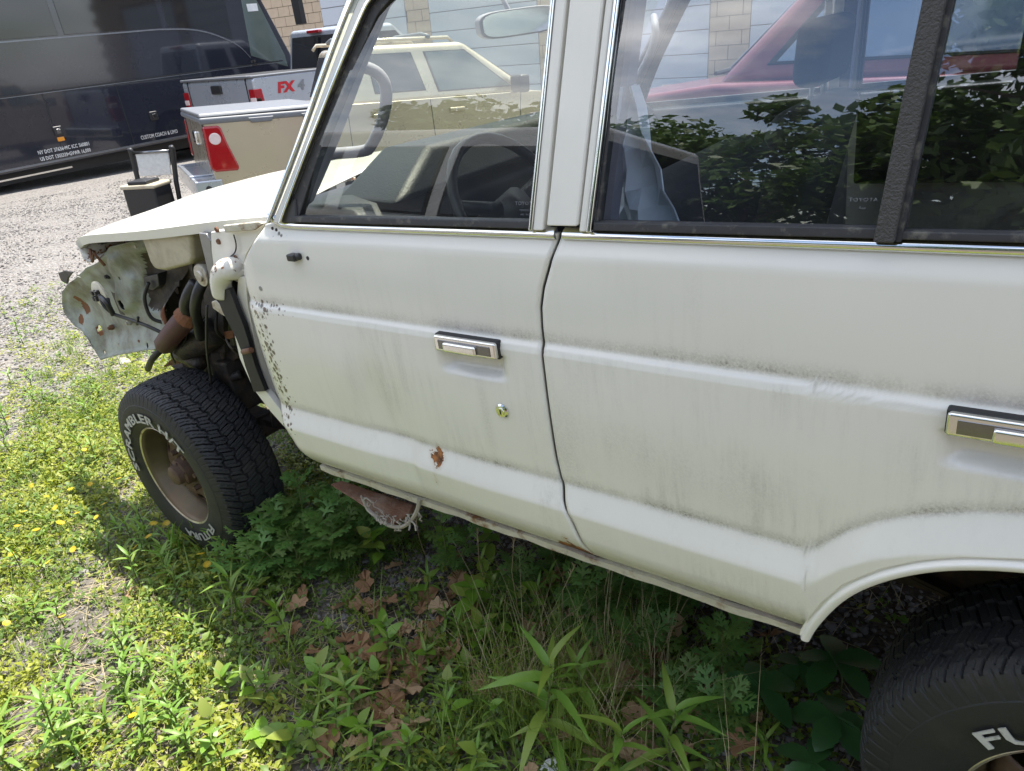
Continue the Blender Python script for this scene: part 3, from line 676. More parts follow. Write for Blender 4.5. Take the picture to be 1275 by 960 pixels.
for s in (0, 1):        # door inner trims and B pillar trims
    for x0, x1 in ((1.0, 1.79), (1.92, 2.70)):
        y0, y1 = (.085, .115) if not s else (WID - .115, WID - .085)
        mb = MB(); mb.box((x0, y0, .72 if x0 < 1.5 else 1.04), (x1, y1, 1.325)); bevel(mb.build('door_trim', M['dash'], suv), .01)
    yb0 = .115
    mb = MB(); A_ = [(1.855, .13, .75), (1.875, .135, 1.34), (1.91, .24, 1.79)]; B_ = [(1.91, .13, .75), (1.903, .135, 1.34), (1.955, .24, 1.79)]
    V = [(x, y if not s else WID - y, z) for x, y, z in A_ + B_]; mb.add(V, [(0, 1, 4, 3), (1, 2, 5, 4)]); o = mb.build('pillar_trim', M['trim'], suv); o.modifiers.new('s', 'SOLIDIFY').thickness = .03
# ---- door furniture
def ys(x, z): return float(ysurf(x, z))
def handle(x0, x1, parent, flip):
    z0, z1 = 1.0945, 1.1275; y = .030
    mb = MB(); mb.box((x0, y - .012, z0), (x1, y + .02, z1)); h = bevel(mb.build('door_handle', M['chrome'], parent), .004, 3)
    mb = MB(); mb.box((x0 + .012, y - .0135, z0 + .006), (x1 - .012, y - .0115, z1 - .007)); bevel(mb.build('handle_surround', M['chrome_dark'], h), .001)
    a, b_ = (x0 + .028, x1 - .045) if not flip else (x0 + .05, x1 - .02)
    mb = MB(); mb.box((a, y - .020, z0 + .003), (b_, y - .012, z1 - .010)); bevel(mb.build('handle_paddle', M['chrome'], h), .005, 3)
    mb = MB(); mb.box((x0 - .002, y - .004, z0 - .002), (x1 + .002, y + .015, z1 + .0015)); bevel(mb.build('handle_gasket', M['rubber'], h), .003)
handle(1.545, 1.701, door_f, False); handle(2.432, 2.60, door_r, True)
yl = ys(1.686, .98)
mb = MB(); mb.lathe([(0, -.007), (.008, -.007), (.0085, -.005), (.012, -.005), (.0155, -.002), (.016, .004)], (1.686, yl, .98), 24); o = autosmooth(mb.build('door_lock', M['chrome'], door_f))
mb = MB(); mb.box((1.6845, yl - .0075, .975), (1.6875, yl - .0068, .985)); mb.build('keyhole', M['rubber'], o)
ym = ys(1.135, 1.26)
mb = MB(); mb.box((1.112, ym - .016, 1.252), (1.140, ym + .004, 1.268)); mb.tube([(1.138, ym - .006, 1.262), (1.150, ym - .004, 1.262)], .008, 10); bevel(mb.build('mirror_plug', M['black_plastic'], door_f), .003)
for x, z, r in ((1.170, 1.258, .0045), (.955, 1.172, .006), (1.06, 1.315, .004), (1.045, 1.318, .004)):
    mb = MB(); mb.lathe([(0, -.0012), (r, -.0012), (r * 1.1, .002)], (x, ys(x, z), z), 14); mb.build('screw_hole', M['rubber'] if r < .006 else M['steel'], door_f)
# body jamb behind the door gap and the open front of the door
strip('door_jamb', [(x - .012, .068, z) for x, z in zip(seam_x[:-1], seam_z[:-1])], [(x + .012, .068, z) for x, z in zip(seam_x[:-1], seam_z[:-1])], .02, M['apron_dark'], suv)
# ---- open front end, seen where the fender used to be
def pl(pts, y): return [Vector(son(a, b_, y)) for a, b_ in pts]
def plate(name, pts, y, th, m, parent=suv, bev=.003):
    mb = MB(); mb.prism(pl(pts, y), (0, th, 0)); o = mb.build(name, m, parent)
    return bevel(o, bev, 2) if bev else o
# hood
HY0, HY1 = .205, WID - .205
pf, pb = son(92, 296, HY0), son(331, 274, HY0)
hx0, hx1, hz0, hz1 = pf[0], pb[0] + .10, pf[2], pb[2] + .012
nxh, nyh = 30, 26; V = []
for i in range(nxh):
    s_ = i / (nxh - 1); x = hx0 + (hx1 - hx0) * s_
    for j in range(nyh):
        t = j / (nyh - 1); y = HY0 + (HY1 - HY0) * t; e = 1 - (2 * t - 1) ** 2
        xx = x - (1 - s_) ** 2 * .05 * e + s_ ** 3 * -.06 * e
        z = hz0 + (hz1 - hz0) * s_ ** .9 + .055 * e ** .6 * (.55 + .45 * s_) + .012 * np.exp(-((t - .5) / .22) ** 4) - .018 * np.exp(-s_ / .03) + .004 * math.sin(7 * s_ + 2) * math.exp(-t / .1)
        V.append((xx, y, z))
top = [(i * nyh + j, (i + 1) * nyh + j, (i + 1) * nyh + j + 1, i * nyh + j + 1) for i in range(nxh - 1) for j in range(nyh - 1)]
mb = MB(); mb.add(V, top)
nb_ = len(V); edge = [i * nyh for i in range(nxh)]; V2 = [(V[k][0], V[k][1] + .004, V[k][2] - .030) for k in edge] + [(V[k][0], V[k][1] + .03, V[k][2] - .034) for k in edge]
mb.v += V2; mb.f += [(edge[i], edge[i + 1], nb_ + i + 1, nb_ + i) for i in range(nxh - 1)] + [(nb_ + i, nb_ + i + 1, nb_ + nxh + i + 1, nb_ + nxh + i) for i in range(nxh - 1)]
fe = list(range(nyh)); n3 = len(mb.v); mb.v += [(V[k][0] + .008, V[k][1], V[k][2] - .075) for k in fe] + [(V[k][0] + .05, V[k][1], V[k][2] - .08) for k in fe]
mb.f += [(fe[j], fe[j + 1], n3 + j + 1, n3 + j) for j in range(nyh - 1)] + [(n3 + j, n3 + j + 1, n3 + nyh + j + 1, n3 + nyh + j) for j in range(nyh - 1)]
hood = autosmooth(mb.build('hood', M['white'], suv), 50); hood.modifiers.new('s', 'SOLIDIFY').thickness = .004
a = hood.data.attributes.new('rust', 'FLOAT', 'POINT'); a.data.foreach_set('value', [(.30 if (v.co.y < HY0 + .04 and (v.co.x > hx1 - .16)) else .0) + (.40 if v.co.z < hz0 - .03 else 0) for v in hood.data.vertices])
mb = MB(); p0 = Vector(son(97, 302, HY0)); 
mb.tube([p0 + Vector((.03, .02, -.03)), p0 + Vector((.06, .0, -.07)), p0 + Vector((.10, .0, -.035)), p0 + Vector((.10, .02, -.09))], .006, 6); mb.build('hood_latch_bracket', M['rust'], suv)
for (a1, b1) in (((258, 287), .21), ((122, 301), .23)):
    q = Vector(son(*a1, b1)); mb = MB(); mb.box(q + Vector((-.018, 0, -.012)), q + Vector((.018, .03, .012))); bevel(mb.build('rubber_bumper', M['rubber'], suv), .005)
# inner fender apron with a relief
ap = [(126, 325), (112, 331), (97, 345), (88, 352), (81, 362), (80, 375), (84, 388), (92, 398), (98, 406), (107, 412), (114, 420), (121, 434), (130, 447), (150, 441), (178, 436), (205, 433), (212, 420), (206, 400), (200, 380), (203, 350), (196, 322), (190, 300), (180, 296), (140, 306)]
AY = .27
apts = pl(ap, AY); amin = Vector((min(p.x for p in apts), 0, min(p.z for p in apts))); amax = Vector((max(p.x for p in apts), 0, max(p.z for p in apts)))
def inpoly(x, z, P):
    c_ = False; n = len(P)
    for i in range(n):
        a_, b_ = P[i], P[i - 1]
        if (a_.z > z) != (b_.z > z) and x < (b_.x - a_.x) * (z - a_.z) / (b_.z - a_.z) + a_.x: c_ = not c_
    return c_
bm = bmesh.new(); vs = [bm.verts.new(p) for p in apts]; fce = bm.faces.new(vs); bmesh.ops.triangulate(bm, faces=[fce])
for _ in range(6): bmesh.ops.subdivide_edges(bm, edges=[e for e in bm.edges if e.calc_length() > .013], cuts=1, use_grid_fill=False); bmesh.ops.triangulate(bm, faces=[f_ for f_ in bm.faces if len(f_.verts) > 4])
def edist(p):
    d = 9
    for i in range(len(apts)):
        a_, b_ = apts[i - 1], apts[i]; ab = b_ - a_; t = max(0, min(1, (p - a_).dot(ab) / ab.length_squared)); d = min(d, (p - a_ - ab * t).length)
    return d
def sdist(p, P):
    d = 9
    for i in range(len(P)):
        a_, b_ = P[i - 1], P[i]; ab = b_ - a_; t = max(0, min(1, (p - a_).dot(ab) / ab.length_squared)); d = min(d, (p - a_ - ab * t).length)
    return d if inpoly(p.x, p.z, P) else -d
R1 = pl([(136, 318), (148, 316), (152, 340), (163, 348), (165, 378), (160, 388), (146, 392), (138, 372)], AY); R2 = pl([(168, 318), (198, 306), (206, 350), (196, 392), (176, 388), (168, 360)], AY)
ho = [(Vector(son(u_, v_, AY)), r_) for u_, v_, r_ in ((149, 381, .022), (219, 356, .02), (184, 430, .010), (130, 439, .010), (207, 386, .010), (213, 367, .010), (118, 412, .012), (100, 342, .007), (147, 348, .007))]
for v in bm.verts:
    p = v.co.copy(); d = edist(p); y = 0
    y += -.016 * (1 - min(1, d / .022)) ** 2 if p.x < apts[16].x else 0           # flange rolled outwards along the front edge
    y += .03 * sstep(.02, .10, d)
    y += -.022 * sstep(-.008, .014, sdist(p, R1)) + .035 * sstep(-.010, .016, sdist(p, R2))
    y += .10 * sstep(apts[0].x + .30, apts[0].x + .52, p.x)
    v.co.y += float(y) + .003 * math.sin(40 * p.x) * math.sin(33 * p.z)
bmesh.ops.delete(bm, geom=[f_ for f_ in bm.faces if any((f_.calc_center_median() - Vector((0, f_.calc_center_median().y - h_[0].y, 0)) - h_[0]).length < h_[1] for h_ in ho)], context='FACES')
rb_ = [(Vector(son(u_, v_, AY)), r_) for u_, v_, r_ in ((98, 385, .030), (93, 374, .018), (99, 399, .018), (118, 413, .018), (206, 392, .04))]
for f_ in bm.faces:
    c_ = f_.calc_center_median(); w_ = .4 * math.sin(61 * c_.x + 17 * c_.z) + .4 * math.sin(47 * c_.z - 29 * c_.x + 1) + .3 * math.sin(113 * c_.x + 97 * c_.z)
    if inpoly(c_.x + .006 * w_, c_.z + .006 * w_, R2) : f_.material_index = 1
    for b_, r_ in rb_:
        if math.hypot(c_.x - b_.x, c_.z - b_.z) < r_ * (1 + .35 * w_): f_.material_index = 2
me = bpy.data.meshes.new('inner_fender'); bm.to_mesh(me); bm.free(); [me.materials.append(M[q_]) for q_ in ('apron', 'grime', 'apron_rust')]; apron = link(bpy.data.objects.new('inner_fender', me), suv)
for p_ in me.polygons: p_.use_smooth = True
apron.modifiers.new('sm', 'SMOOTH').iterations = 2; apron.modifiers.new('s', 'SOLIDIFY').thickness = .003
apron['label'] = 'grey-green inner fender with rust patches and bolt holes'
# grimy inner panel and holes behind the apron
mb = MB(); mb.prism(pl([(196, 300), (246, 300), (262, 350), (256, 392), (238, 418), (206, 431), (200, 405), (190, 385), (199, 350), (192, 322)], .375), (0, .006, 0)); grime = mb.build('inner_panel', M['grime'], suv)
for (u_, v_, a_, b_) in ((218, 356, .026, .055), (225, 348, .008, .008), (213, 366, .008, .008), (207, 386, .009, .009), (205, 352, .02, .02)):
    q = Vector(son(u_, v_, .3735)); mb = MB(); mb.prism([q + Vector((a_ * math.cos(t) * .6, 0, b_ * math.sin(t) * .6)) for t in np.linspace(0, 2 * math.pi, 17)[:-1]], (0, -.002, 0)); mb.build('access_hole', M['cream'] if v_ != 352 else M['rubber'], grime)
plate('relay_box', [(178, 345), (196, 341), (198, 356), (190, 362), (180, 358)], .30, .04, M['black_plastic'], suv)
for u_, v_ in ((108, 338), (96, 352), (88, 366), (92, 392), (112, 408), (124, 428), (150, 428), (176, 424), (196, 428), (150, 318), (172, 306), (134, 344), (160, 402), (138, 408)):
    q = Vector(son(u_, v_, AY + .014)); mb = MB(); mb.lathe([(0, -.012), (.007, -.012), (.008, -.004), (.012, -.003), (.012, .01)], q, 6); mb.build('apron_bolt', M[random.choice(('zinc', 'rust', 'apron_dark'))], apron)
# headlamp backing plate with socket and wiring
hc = Vector(son(124, 367, AY - .03)); 
mb = MB(); mb.lathe([(0, -.004), (.05, -.004), (.055, -.001), (.055, .006), (0, .006)], hc, 28); lamp = autosmooth(mb.build('headlamp_backing', M['cream'], suv))
mb = MB()
for dx, dz in ((-.016, .012), (.016, .014), (.0, -.012), (-.022, -.012)): mb.box(hc + Vector((dx - .008, -.022, dz - .010)), hc + Vector((dx + .008, -.003, dz + .010)))
bevel(mb.build('socket', M['black_plastic'], lamp), .003)
def wire(name, pts, r=.006, m='black_plastic', par=suv):
    mb = MB(); mb.tube(smoothpts([tuple(son(a_, b_, c_)) for a_, b_, c_ in pts]), r, 8); return mb.build(name, M[m], par, True)
wire('wiring_loom', [(124, 367, .21), (129, 380, .20), (140, 390, .21), (150, 394, .22), (168, 400, .23), (186, 407, .24), (205, 416, .26), (222, 424, .30)], .007)
wire('wiring_loom', [(126, 370, .21), (132, 376, .20), (137, 384, .205), (141, 392, .21)], .010)
wire('wiring_loom', [(134, 372, .22), (136, 380, .21), (141, 390, .21)], .008)
wire('wiring_loom', [(171, 404, .23), (172, 395, .23)], .005)
plate('front_bracket', [(72, 340), (80, 337), (90, 339), (84, 347), (83, 354), (76, 350)], .30, .01, M['apron_dark'])
# washer tank
tpts = [(174, 292), (236, 290), (240, 322), (236, 330), (205, 338), (192, 336), (186, 326)]
mb = MB(); mb.prism(pl(tpts, .225), (0, .14, 0)); bevel(mb.build('washer_tank', M['tank'], suv), .014, 3)
# dark engine bay behind
mb = MB(); mb.box((-.45, .55, .62), (.80, 1.25, 1.10)); mb.box((-.10, .48, .60), (.55, .60, .95)); mb.box((.70, .20, .70), (.80, 1.6, 1.30)); bevel(mb.build('engine', M['apron_dark'], suv), .03, 3)
mb = MB(); mb.box((-.55, .30, .70), (-.48, 1.5, 1.18)); mb.build('radiator', M['apron_dark'], suv)
plate('firewall_side', [(243, 292), (272, 290), (280, 440), (262, 440)], .33, .02, M['apron_dark'])
plate('bulkhead_strut', [(247, 290), (256, 291), (262, 300), (266, 332), (262, 352), (258, 336)], .19, .02, M['steel'], suv)
h0 = Vector(son(251, 343, .19)); mb = MB(); mb.lathe([(0, -.012), (.016, -.012), (.018, -.006), (.034, -.004), (.036, .004), (.030, .02), (0, .02)], h0, 24); autosmooth(mb.build('horn', M['zinc'], suv))
wire('brake_hose', [(243, 352, .22), (234, 368, .2), (231, 382, .2), (238, 396, .22)], .020)
wire('brake_hose', [(252, 352, .22), (246, 366, .2), (243, 384, .2), (246, 402, .22), (250, 420, .24)], .018)
wire('heater_hose', [(234, 394, .22), (224, 405, .21), (214, 417, .21), (206, 428, .23)], .040, 'hose_red')
mb = MB(); mb.tube([son(238, 388, .22), son(232, 396, .21)], [.03, .044], 12); mb.build('hose_clamp', M['apron_rust'], suv)
wire('drain_tube', [(258, 380, .17), (257, 410, .16), (258, 440, .16), (263, 476, .18)], .004)
wire('steering_box', [(232, 432, .30), (250, 424, .30), (268, 412, .32)], .055, 'apron_dark')
wire('steering_box', [(222, 440, .33), (238, 446, .30), (252, 452, .30)], .030, 'apron_dark')
plate('tow_hook', [(202, 458), (212, 448), (222, 442), (232, 446), (226, 452), (214, 455)], .40, .03, M['rust'])
wire('steering_link', [(238, 452, .35), (258, 462, .34), (285, 470, .34), (300, 466, .36)], .018, 'apron_dark')
mb = MB(); mb.box((-.12, .32, .50), (.10, .45, .72)); mb.tube([(.0, .34, .36), (.02, .36, .78)], [.05, .035], 12); bevel(mb.build('steering_knuckle', M['apron_dark'], suv), .015, 2)
plate('mount_bracket', [(255, 452), (262, 440), (290, 432), (296, 446), (283, 455), (270, 470), (262, 466)], .36, .03, M['apron_dark'])
random.seed(21)
for k in range(15):      # tangle of thin hoses, cables and brackets in the dark bay
    u0, v0 = random.uniform(212, 282), random.uniform(345, 450); u1, v1 = u0 + random.uniform(-35, 30), v0 + random.uniform(-20, 50); y0_ = random.uniform(.24, .46)
    wire('cable', [(u0, v0, y0_), ((u0 + u1) / 2 + random.uniform(-12, 12), (v0 + v1) / 2 + random.uniform(-10, 10), y0_ - .03), (u1, v1, y0_ + .04)], random.choice((.004, .006, .009, .013)), random.choice(('apron_dark', 'black_plastic', 'grime', 'rubber')))
for k in range(9):
    u0, v0 = random.uniform(206, 280), random.uniform(340, 462); w_ = random.uniform(6, 14); h_ = random.uniform(5, 14)
    plate('bracket', [(u0, v0), (u0 + w_, v0 - 2), (u0 + w_ * 1.1, v0 + h_), (u0 + w_ * .3, v0 + h_ * 1.3)], random.uniform(.28, .40), .012, M[random.choice(('grime', 'apron_dark', 'apron_rust', 'frame'))])
wire('cable', [(247, 300, .26), (240, 330, .25), (246, 350, .26)], .005)
wire('cable', [(185, 352, .29), (180, 372, .27), (188, 395, .27), (205, 402, .30)], .007)
# cowl side, a-post and hinge strip
cowl = plate('cowl_side', [(262, 289), (300, 284), (333, 276), (322, 292), (306, 318), (302, 340), (296, 352), (266, 336), (263, 312)], .115, .03, M['white'])
wire('cowl_seam', [(291, 292, .108), (294, 305, .108), (292, 315, .107), (284, 322, .107), (281, 329, .107)], .0018, 'rubber', cowl)
plate('cowl_rust', [(277, 281), (322, 276), (327, 279), (316, 287), (280, 290)], .10, .01, M['rust_pale'], cowl)
for (u_, v_) in ((272, 301), (293, 321), (270, 286)):
    q = Vector(son(u_, v_, .113)); mb = MB(); mb.lathe([(0, -.003), (.007, -.003), (.008, .002)], q, 14); mb.build('bolt', M['rust'], cowl)
ap2 = plate('door_post', [(296, 345), (306, 345), (308, 380), (318, 430), (332, 480), (345, 505), (352, 520), (338, 510), (316, 486), (298, 446), (290, 410), (294, 380)], .10, .05, M['white'])
elb = wire('intake_elbow', [(268, 336, .12), (277, 332, .085), (286, 335, .075), (290, 345, .075), (284, 356, .085), (276, 365, .10)], [.02] * 31, 'white')
bpy.data.objects.remove(elb)
mb = MB(); pts_ = smoothpts([tuple(son(a_, b_, c_)) for a_, b_, c_ in ((300, 336, .15), (290, 334, .10), (279, 338, .085), (275, 350, .085), (277, 366, .09))]); mb.tube(pts_, [.033 - .006 * i / len(pts_) for i in range(len(pts_))], 16); o = mb.build('filler_neck', M['white'], suv, True)
a = o.data.attributes.new('rust', 'FLOAT', 'POINT'); a.data.foreach_set('value', [.22 + .22 * random.random() if v.co.z > pts_[4][2] else .05 for v in o.data.vertices])
hz_ = [(268, 362, 285, 360), (272, 375, 290, 372), (278, 390, 296, 388), (286, 405, 303, 405), (294, 421, 309, 424), (300, 436, 313, 440), (305, 455, 318, 457), (311, 472, 324, 472), (316, 488, 330, 487)]
strip('rubber_strip', [Vector(son(a_, b_, .078)) for a_, b_, c_, d_ in hz_], [Vector(son(c_, d_, .078)) for a_, b_, c_, d_ in hz_], .014, M['rubber'], suv)
plate('hinge_tag', [(263, 376), (268, 374), (283, 390), (285, 397), (276, 392), (265, 384)], .09, .004, M['zinc'])
mb = MB(); mb.tube([son(303, 438, .075), son(313, 436, .066)], .008, 10); mb.build('hinge_bolt', M['rust'], suv)
plate('post_foot', [(318, 488), (330, 486), (350, 512), (368, 545), (352, 530), (336, 512)], .085, .02, M['white'])
# hanging rusty step board and frayed cloth under the door
q = [son(*p_) for p_ in ((410, 603, .07), (424, 598, .12), (515, 628, .10), (509, 638, .07), (488, 655, .055), (440, 622, .06))]
mb = MB(); mb.prism(q, (0.0, .01, -.012)); sb = bevel(mb.build('step_board', M['rust'], suv), .004, 2); sb['label'] = 'torn rusty plate hanging below the front door'
mb = MB(); random.seed(3)
for k in range(26):
    t = k / 25; a_ = Vector(son(452 + 66 * t, 622 + 34 * math.sin(t * 2.6) ** 1.0 * .9 + 6 * t, .045)); pts_ = [a_ + Vector((random.uniform(-.01, .01), random.uniform(-.012, .012), random.uniform(.0, .03)))]
    for i in range(5): pts_.append(pts_[-1] + Vector((random.uniform(-.012, .014), random.uniform(-.008, .008), random.uniform(-.013, .006))))
    mb.tube(pts_, random.uniform(.0010, .0024), 5)
pts_ = [son(a_, b_, .05) for a_, b_ in ((452, 620), (458, 634), (470, 644), (484, 654), (500, 656), (512, 648), (520, 634), (522, 622))]
mb.tube(smoothpts([tuple(p_) for p_ in pts_]), .0055, 6); mb.build('frayed_cloth', M['cloth'], suv)

# ================================================================ wheels of the suv
def tyre_mesh(R=.362, W=.258, rim=.203):
    ny_, na = 70, 1280
    hw = W / 2
    prof = [(rim - .004, -hw * .80), (rim + .004, -hw * .90), (rim + .02, -hw * .955), (rim + .05, -hw * .995), (rim + .085, -hw), (R - .062, -hw * .985), (R - .060, -hw * .972), (R - .040, -hw * .945), (R - .022, -hw * .90)]
    V = []; ang = np.linspace(0, 2 * math.pi, na, endpoint=False)
    rows = []
    for r, y in prof: rows.append((np.full(na, r), np.full(na, y)))
    tw = hw * .87
    for y in np.linspace(-tw, tw, ny_):
        u = y / tw; crown = R - .012 * abs(u) ** 2.4 - .006 * max(0, abs(u) - .85) / .15
        d = np.zeros(na); s = ang * R
        wob = .006 * np.sign(np.sin(s / .028 * 2 * math.pi)) if False else .0055 * np.clip(2.2 * np.sin(s / .052 * 2 * math.pi), -1, 1)
        for g in (-.62, -.22, .22, .62):
            d = np.maximum(d, (np.abs(y + (wob if g < 0 else -wob) - g * tw) < .0034) * .010)
        lane = int(np.digitize(u, (-.62, -.22, .22, .62)))
        ph = (.0, .5, .25, .75, .0)[lane]; sl_ = (1.1, .6, -.5, -.6, -1.1)[lane]
        saw = np.mod(s / .0300 + ph + sl_ * y / .05, 1.0)
        d = np.maximum(d, (saw < (.13 if lane in (0, 4) else .10)) * .009)
        saw2 = np.mod(s / .0300 + ph + .5 + sl_ * y / .05, 1.0); d = np.maximum(d, (saw2 < .04) * .004)
        rows.append((crown - d, np.full(na, y)))
    for r, y in reversed(prof): rows.append((np.full(na, r), np.full(na, -y)))
    m = len(rows)
    P = np.zeros((m, na, 3))
    for i, (r, y) in enumerate(rows): P[i, :, 0] = r * np.cos(ang); P[i, :, 2] = r * np.sin(ang); P[i, :, 1] = y
    # lugs on the shoulder
    for i in (7, 8, m - 8, m - 9):
        s = ang * R; P[i, :, :] *= 1 - .012 * (np.mod(s / .030 + .1, 1.0) < .25)[:, None] * np.array([1, 0, 1])
    I_ = np.arange(m * na).reshape(m, na); J = np.roll(I_, -1, 1)
    Fc = np.stack([I_[:-1], I_[1:], J[1:], J[:-1]], -1).reshape(-1, 4)
    return P.reshape(-1, 3), Fc
def text_flat(s, bold=.0):
    cu = bpy.data.curves.new('t', 'FONT'); cu.body = s; cu.size = 1; cu.offset = bold; cu.resolution_u = 2; cu.align_x = 'CENTER'; cu.space_character = 1.05
    o = bpy.data.objects.new('t', cu); COL.objects.link(o); bpy.context.view_layer.update()
    me = bpy.data.meshes.new_from_object(o.evaluated_get(bpy.context.evaluated_depsgraph_get())); bpy.data.objects.remove(o)
    bm = bmesh.new(); bm.from_mesh(me); bmesh.ops.triangulate(bm, faces=bm.faces[:]); 
    Vv = [v.co.copy() for v in bm.verts]; Ff = [tuple(v.index for v in f.verts) for f in bm.faces]; bm.free(); bpy.data.meshes.remove(me); return Vv, Ff
def arc_text(name, s, r0, h, width, mid, y, parent, out=-1):
    Vv, Ff = text_flat(s, .018)
    x0, x1 = min(v.x for v in Vv), max(v.x for v in Vv); sx = width / (x1 - x0); cap = max(v.y for v in Vv)
    P = []
    for v in Vv:
        xx = (v.x - (x0 + x1) / 2) * sx; rr = r0 + v.y / cap * h; t = mid - xx / r0
        P.append((rr * math.cos(t), y + out * 0.0, rr * math.sin(t)))
    n = len(P); P += [(a_, y + .002, c_) for a_, b_, c_ in P]
    Ff2 = Ff + [tuple(i + n for i in reversed(f)) for f in Ff]
    mb = MB(); mb.add(P, Ff2); o = mesh(name, mb.v, mb.f, M['letters'], parent); return o
TP, TF = tyre_mesh()
tyre_me = None
def rim_parts(par, hubkind):
    hw = .118
    mb = MB(); mb.lathe([(.203, -.104), (.209, -.110), (.207, -.114), (.200, -.112), (.192, -.098), (.187, -.070), (.176, -.055), (.168, -.020), (.166, .06), (.19, .10), (.203, .105)], n=56)
    autosmooth(mb.build('rim', M['rim'], par), 50)
    mb = MB(); mb.lathe([(.1995, -.1125), (.205, -.116), (.2095, -.1125), (.207, -.108)], n=64); autosmooth(mb.build('rim_lip', M['rim_edge'], par), 60)
    # centre disc with windows
    V = []; n = 96; rings = [(.168, -.030), (.158, -.038), (.148, -.043), (.138, -.047), (.128, -.050), (.118, -.052), (.100, -.050), (.075, -.055), (.055, -.056)]
    for r, y in rings:
        for k in range(n): t = 2 * math.pi * k / n; V.append((r * math.cos(t), y - .006 * math.cos(6 * t) * (1 if .1 < r < .16 else 0), r * math.sin(t)))
    Fc = []
    for i in range(len(rings) - 1):
        for k in range(n):
            if 1 <= i <= 3 and (k % 16) in (5, 6, 7, 8, 9, 10): continue
            Fc.append((i * n + k, i * n + (k + 1) % n, (i + 1) * n + (k + 1) % n, (i + 1) * n + k))
    mb = MB(); mb.add(V, Fc); o = autosmooth(mb.build('wheel_disc', M['hub'], par), 50); o.modifiers.new('s', 'SOLIDIFY').thickness = .005
    mb = MB(); mb.lathe([(.0, -.118), (.030, -.118), (.038, -.112), (.040, -.092), (.052, -.088), (.054, -.055)], n=28)
    for k in range(6):
        t = k * math.pi / 3; mb.lathe([(0, -.077), (.010, -.077), (.0115, -.052)], (.078 * math.cos(t), 0, .078 * math.sin(t)), 6); mb.lathe([(0, -.095), (.005, -.095), (.005, -.088)], (.046 * math.cos(t + .3), 0, .046 * math.sin(t + .3)), 6)
    autosmooth(mb.build('hub', M['hub'], par), 40)
    mb = MB(); mb.lathe([(.0, .02), (.15, .02), (.15, .05), (0, .05)], n=32); mb.build('brake_drum', M['apron_dark'], par)
for wi, (x, y, z, mir_, rot) in enumerate(((0, .158, .362, 0, rad(112)), (2.715, .160, .414, 0, rad(149 - 25)), (0, 1.642, .362, 1, .6), (2.73, 1.640, .412, 1, 2.0))):
    w = empty('wheel', (x, y, z), (0, 0, math.pi if mir_ else 0), suv)
    if tyre_me is None:
        t = fastmesh('tyre', TP, TF, M['tyre'], w); autosmooth(t, 28); tyre_me = t.data
    else: t = link(bpy.data.objects.new('tyre', tyre_me), w)
    if wi < 2:
        if wi == 0:
            arc_text('sidewall_lettering', 'SCRAMBLER H/T', .236, .036, .236 * rad(148), rot, -.1345, w); arc_text('sidewall_lettering', 'FUTURA', .236, .032, .236 * rad(62), rot + math.pi, -.1345, w)
        else:
            arc_text('sidewall_lettering', 'FUTURA', .232, .031, .232 * rad(72), rad(149 - 46), -.1345, w); arc_text('sidewall_lettering', 'SCRAMBLER H/T', .232, .031, .232 * rad(146), rad(149 - 46 + 180), -.1345, w)
    rim_parts(w, wi)
# small etched maker's marks on the glass
def glass_text(s, x, z, h, parent, off=.014):
    Vv, Ff = text_flat(s, 0); P = [wp(x + v.x * h * 1.25, z + v.y * h, off + .011 * ((z - 1.555) / .22) ** 2 - .0125) for v in Vv]; return mesh('etched_mark', P, Ff, M['etch'], parent)
M['etch'] = mat('etched_white', (.17, .18, .2), .7)
glass_text('TOYOTA', 1.772, 1.372, .008, door_f); glass_text('TEMPERED', 1.772, 1.362, .004, door_f); glass_text('AS2  M66', 1.772, 1.355, .004, door_f)
glass_text('TOYOTA', 2.305, 1.378, .0065, door_r); glass_text('AS3', 2.305, 1.369, .004, door_r)
# crumpled paper lying on the driver's seat
pp = Vector(son(783, 262, .19)); mb = MB(); random.seed(5)
V = []; nu_, nv_ = 7, 9
for i in range(nu_):
    for j in range(nv_):
        u_, v_ = i / (nu_ - 1), j / (nv_ - 1); V.append(pp + Vector((-.045 + .15 * u_ * (1 - .80 * v_) + .05 * v_, .02 * math.sin(9 * u_ + 4 * v_) + random.uniform(-.008, .008), -.06 + .26 * v_)))
mb.add(V, [(i * nv_ + j, (i + 1) * nv_ + j, (i + 1) * nv_ + j + 1, i * nv_ + j + 1) for i in range(nu_ - 1) for j in range(nv_ - 1)])
o = mb.build('paper_sheet', M['paper']); o.modifiers.new('s', 'SOLIDIFY').thickness = .002; o.matrix_world = m4
tag(o, 'crumpled white paper standing on the driver seat behind the window', 'paper')
# ================================================================ other vehicles (local frame: x forward, y to the left, z up; origin = rear right corner on the ground)
M['gold'] = mat('pale_gold_paint', (.50, .43, .32), .28, .35, .06, 3, coat=.6)
M['grey_clad'] = mat('grey_bumper_plastic', (.15, .158, .175), .45, 0, .1, 10)
M['silver'] = mat('silver_paint', (.46, .49, .54), .28, .45, .06, 3, coat=.6)
M['maroon'] = mat('faded_maroon_paint', (.19, .045, .055), .35, .1, .12, 3, coat=.5)
M['darkred'] = mat('dark_red_paint', (.16, .025, .025), .28, .1, .1, 3, coat=.6)
M['silver2'] = mat('light_silver_paint', (.52, .51, .49), .28, .4, .06, 3, coat=.6)
M['blackpaint'] = mat('gloss_black_paint', (.020, .023, .034), .12, 0, .2, 2, coat=.8)
M['tint'] = mat('dark_tinted_glass', (.012, .014, .018), .05, 0, .2, 3, spec=.8)
M['pale_tint'] = mat('green_tinted_glass', (.10, .13, .12), .05, 0, .2, 3, spec=.8)
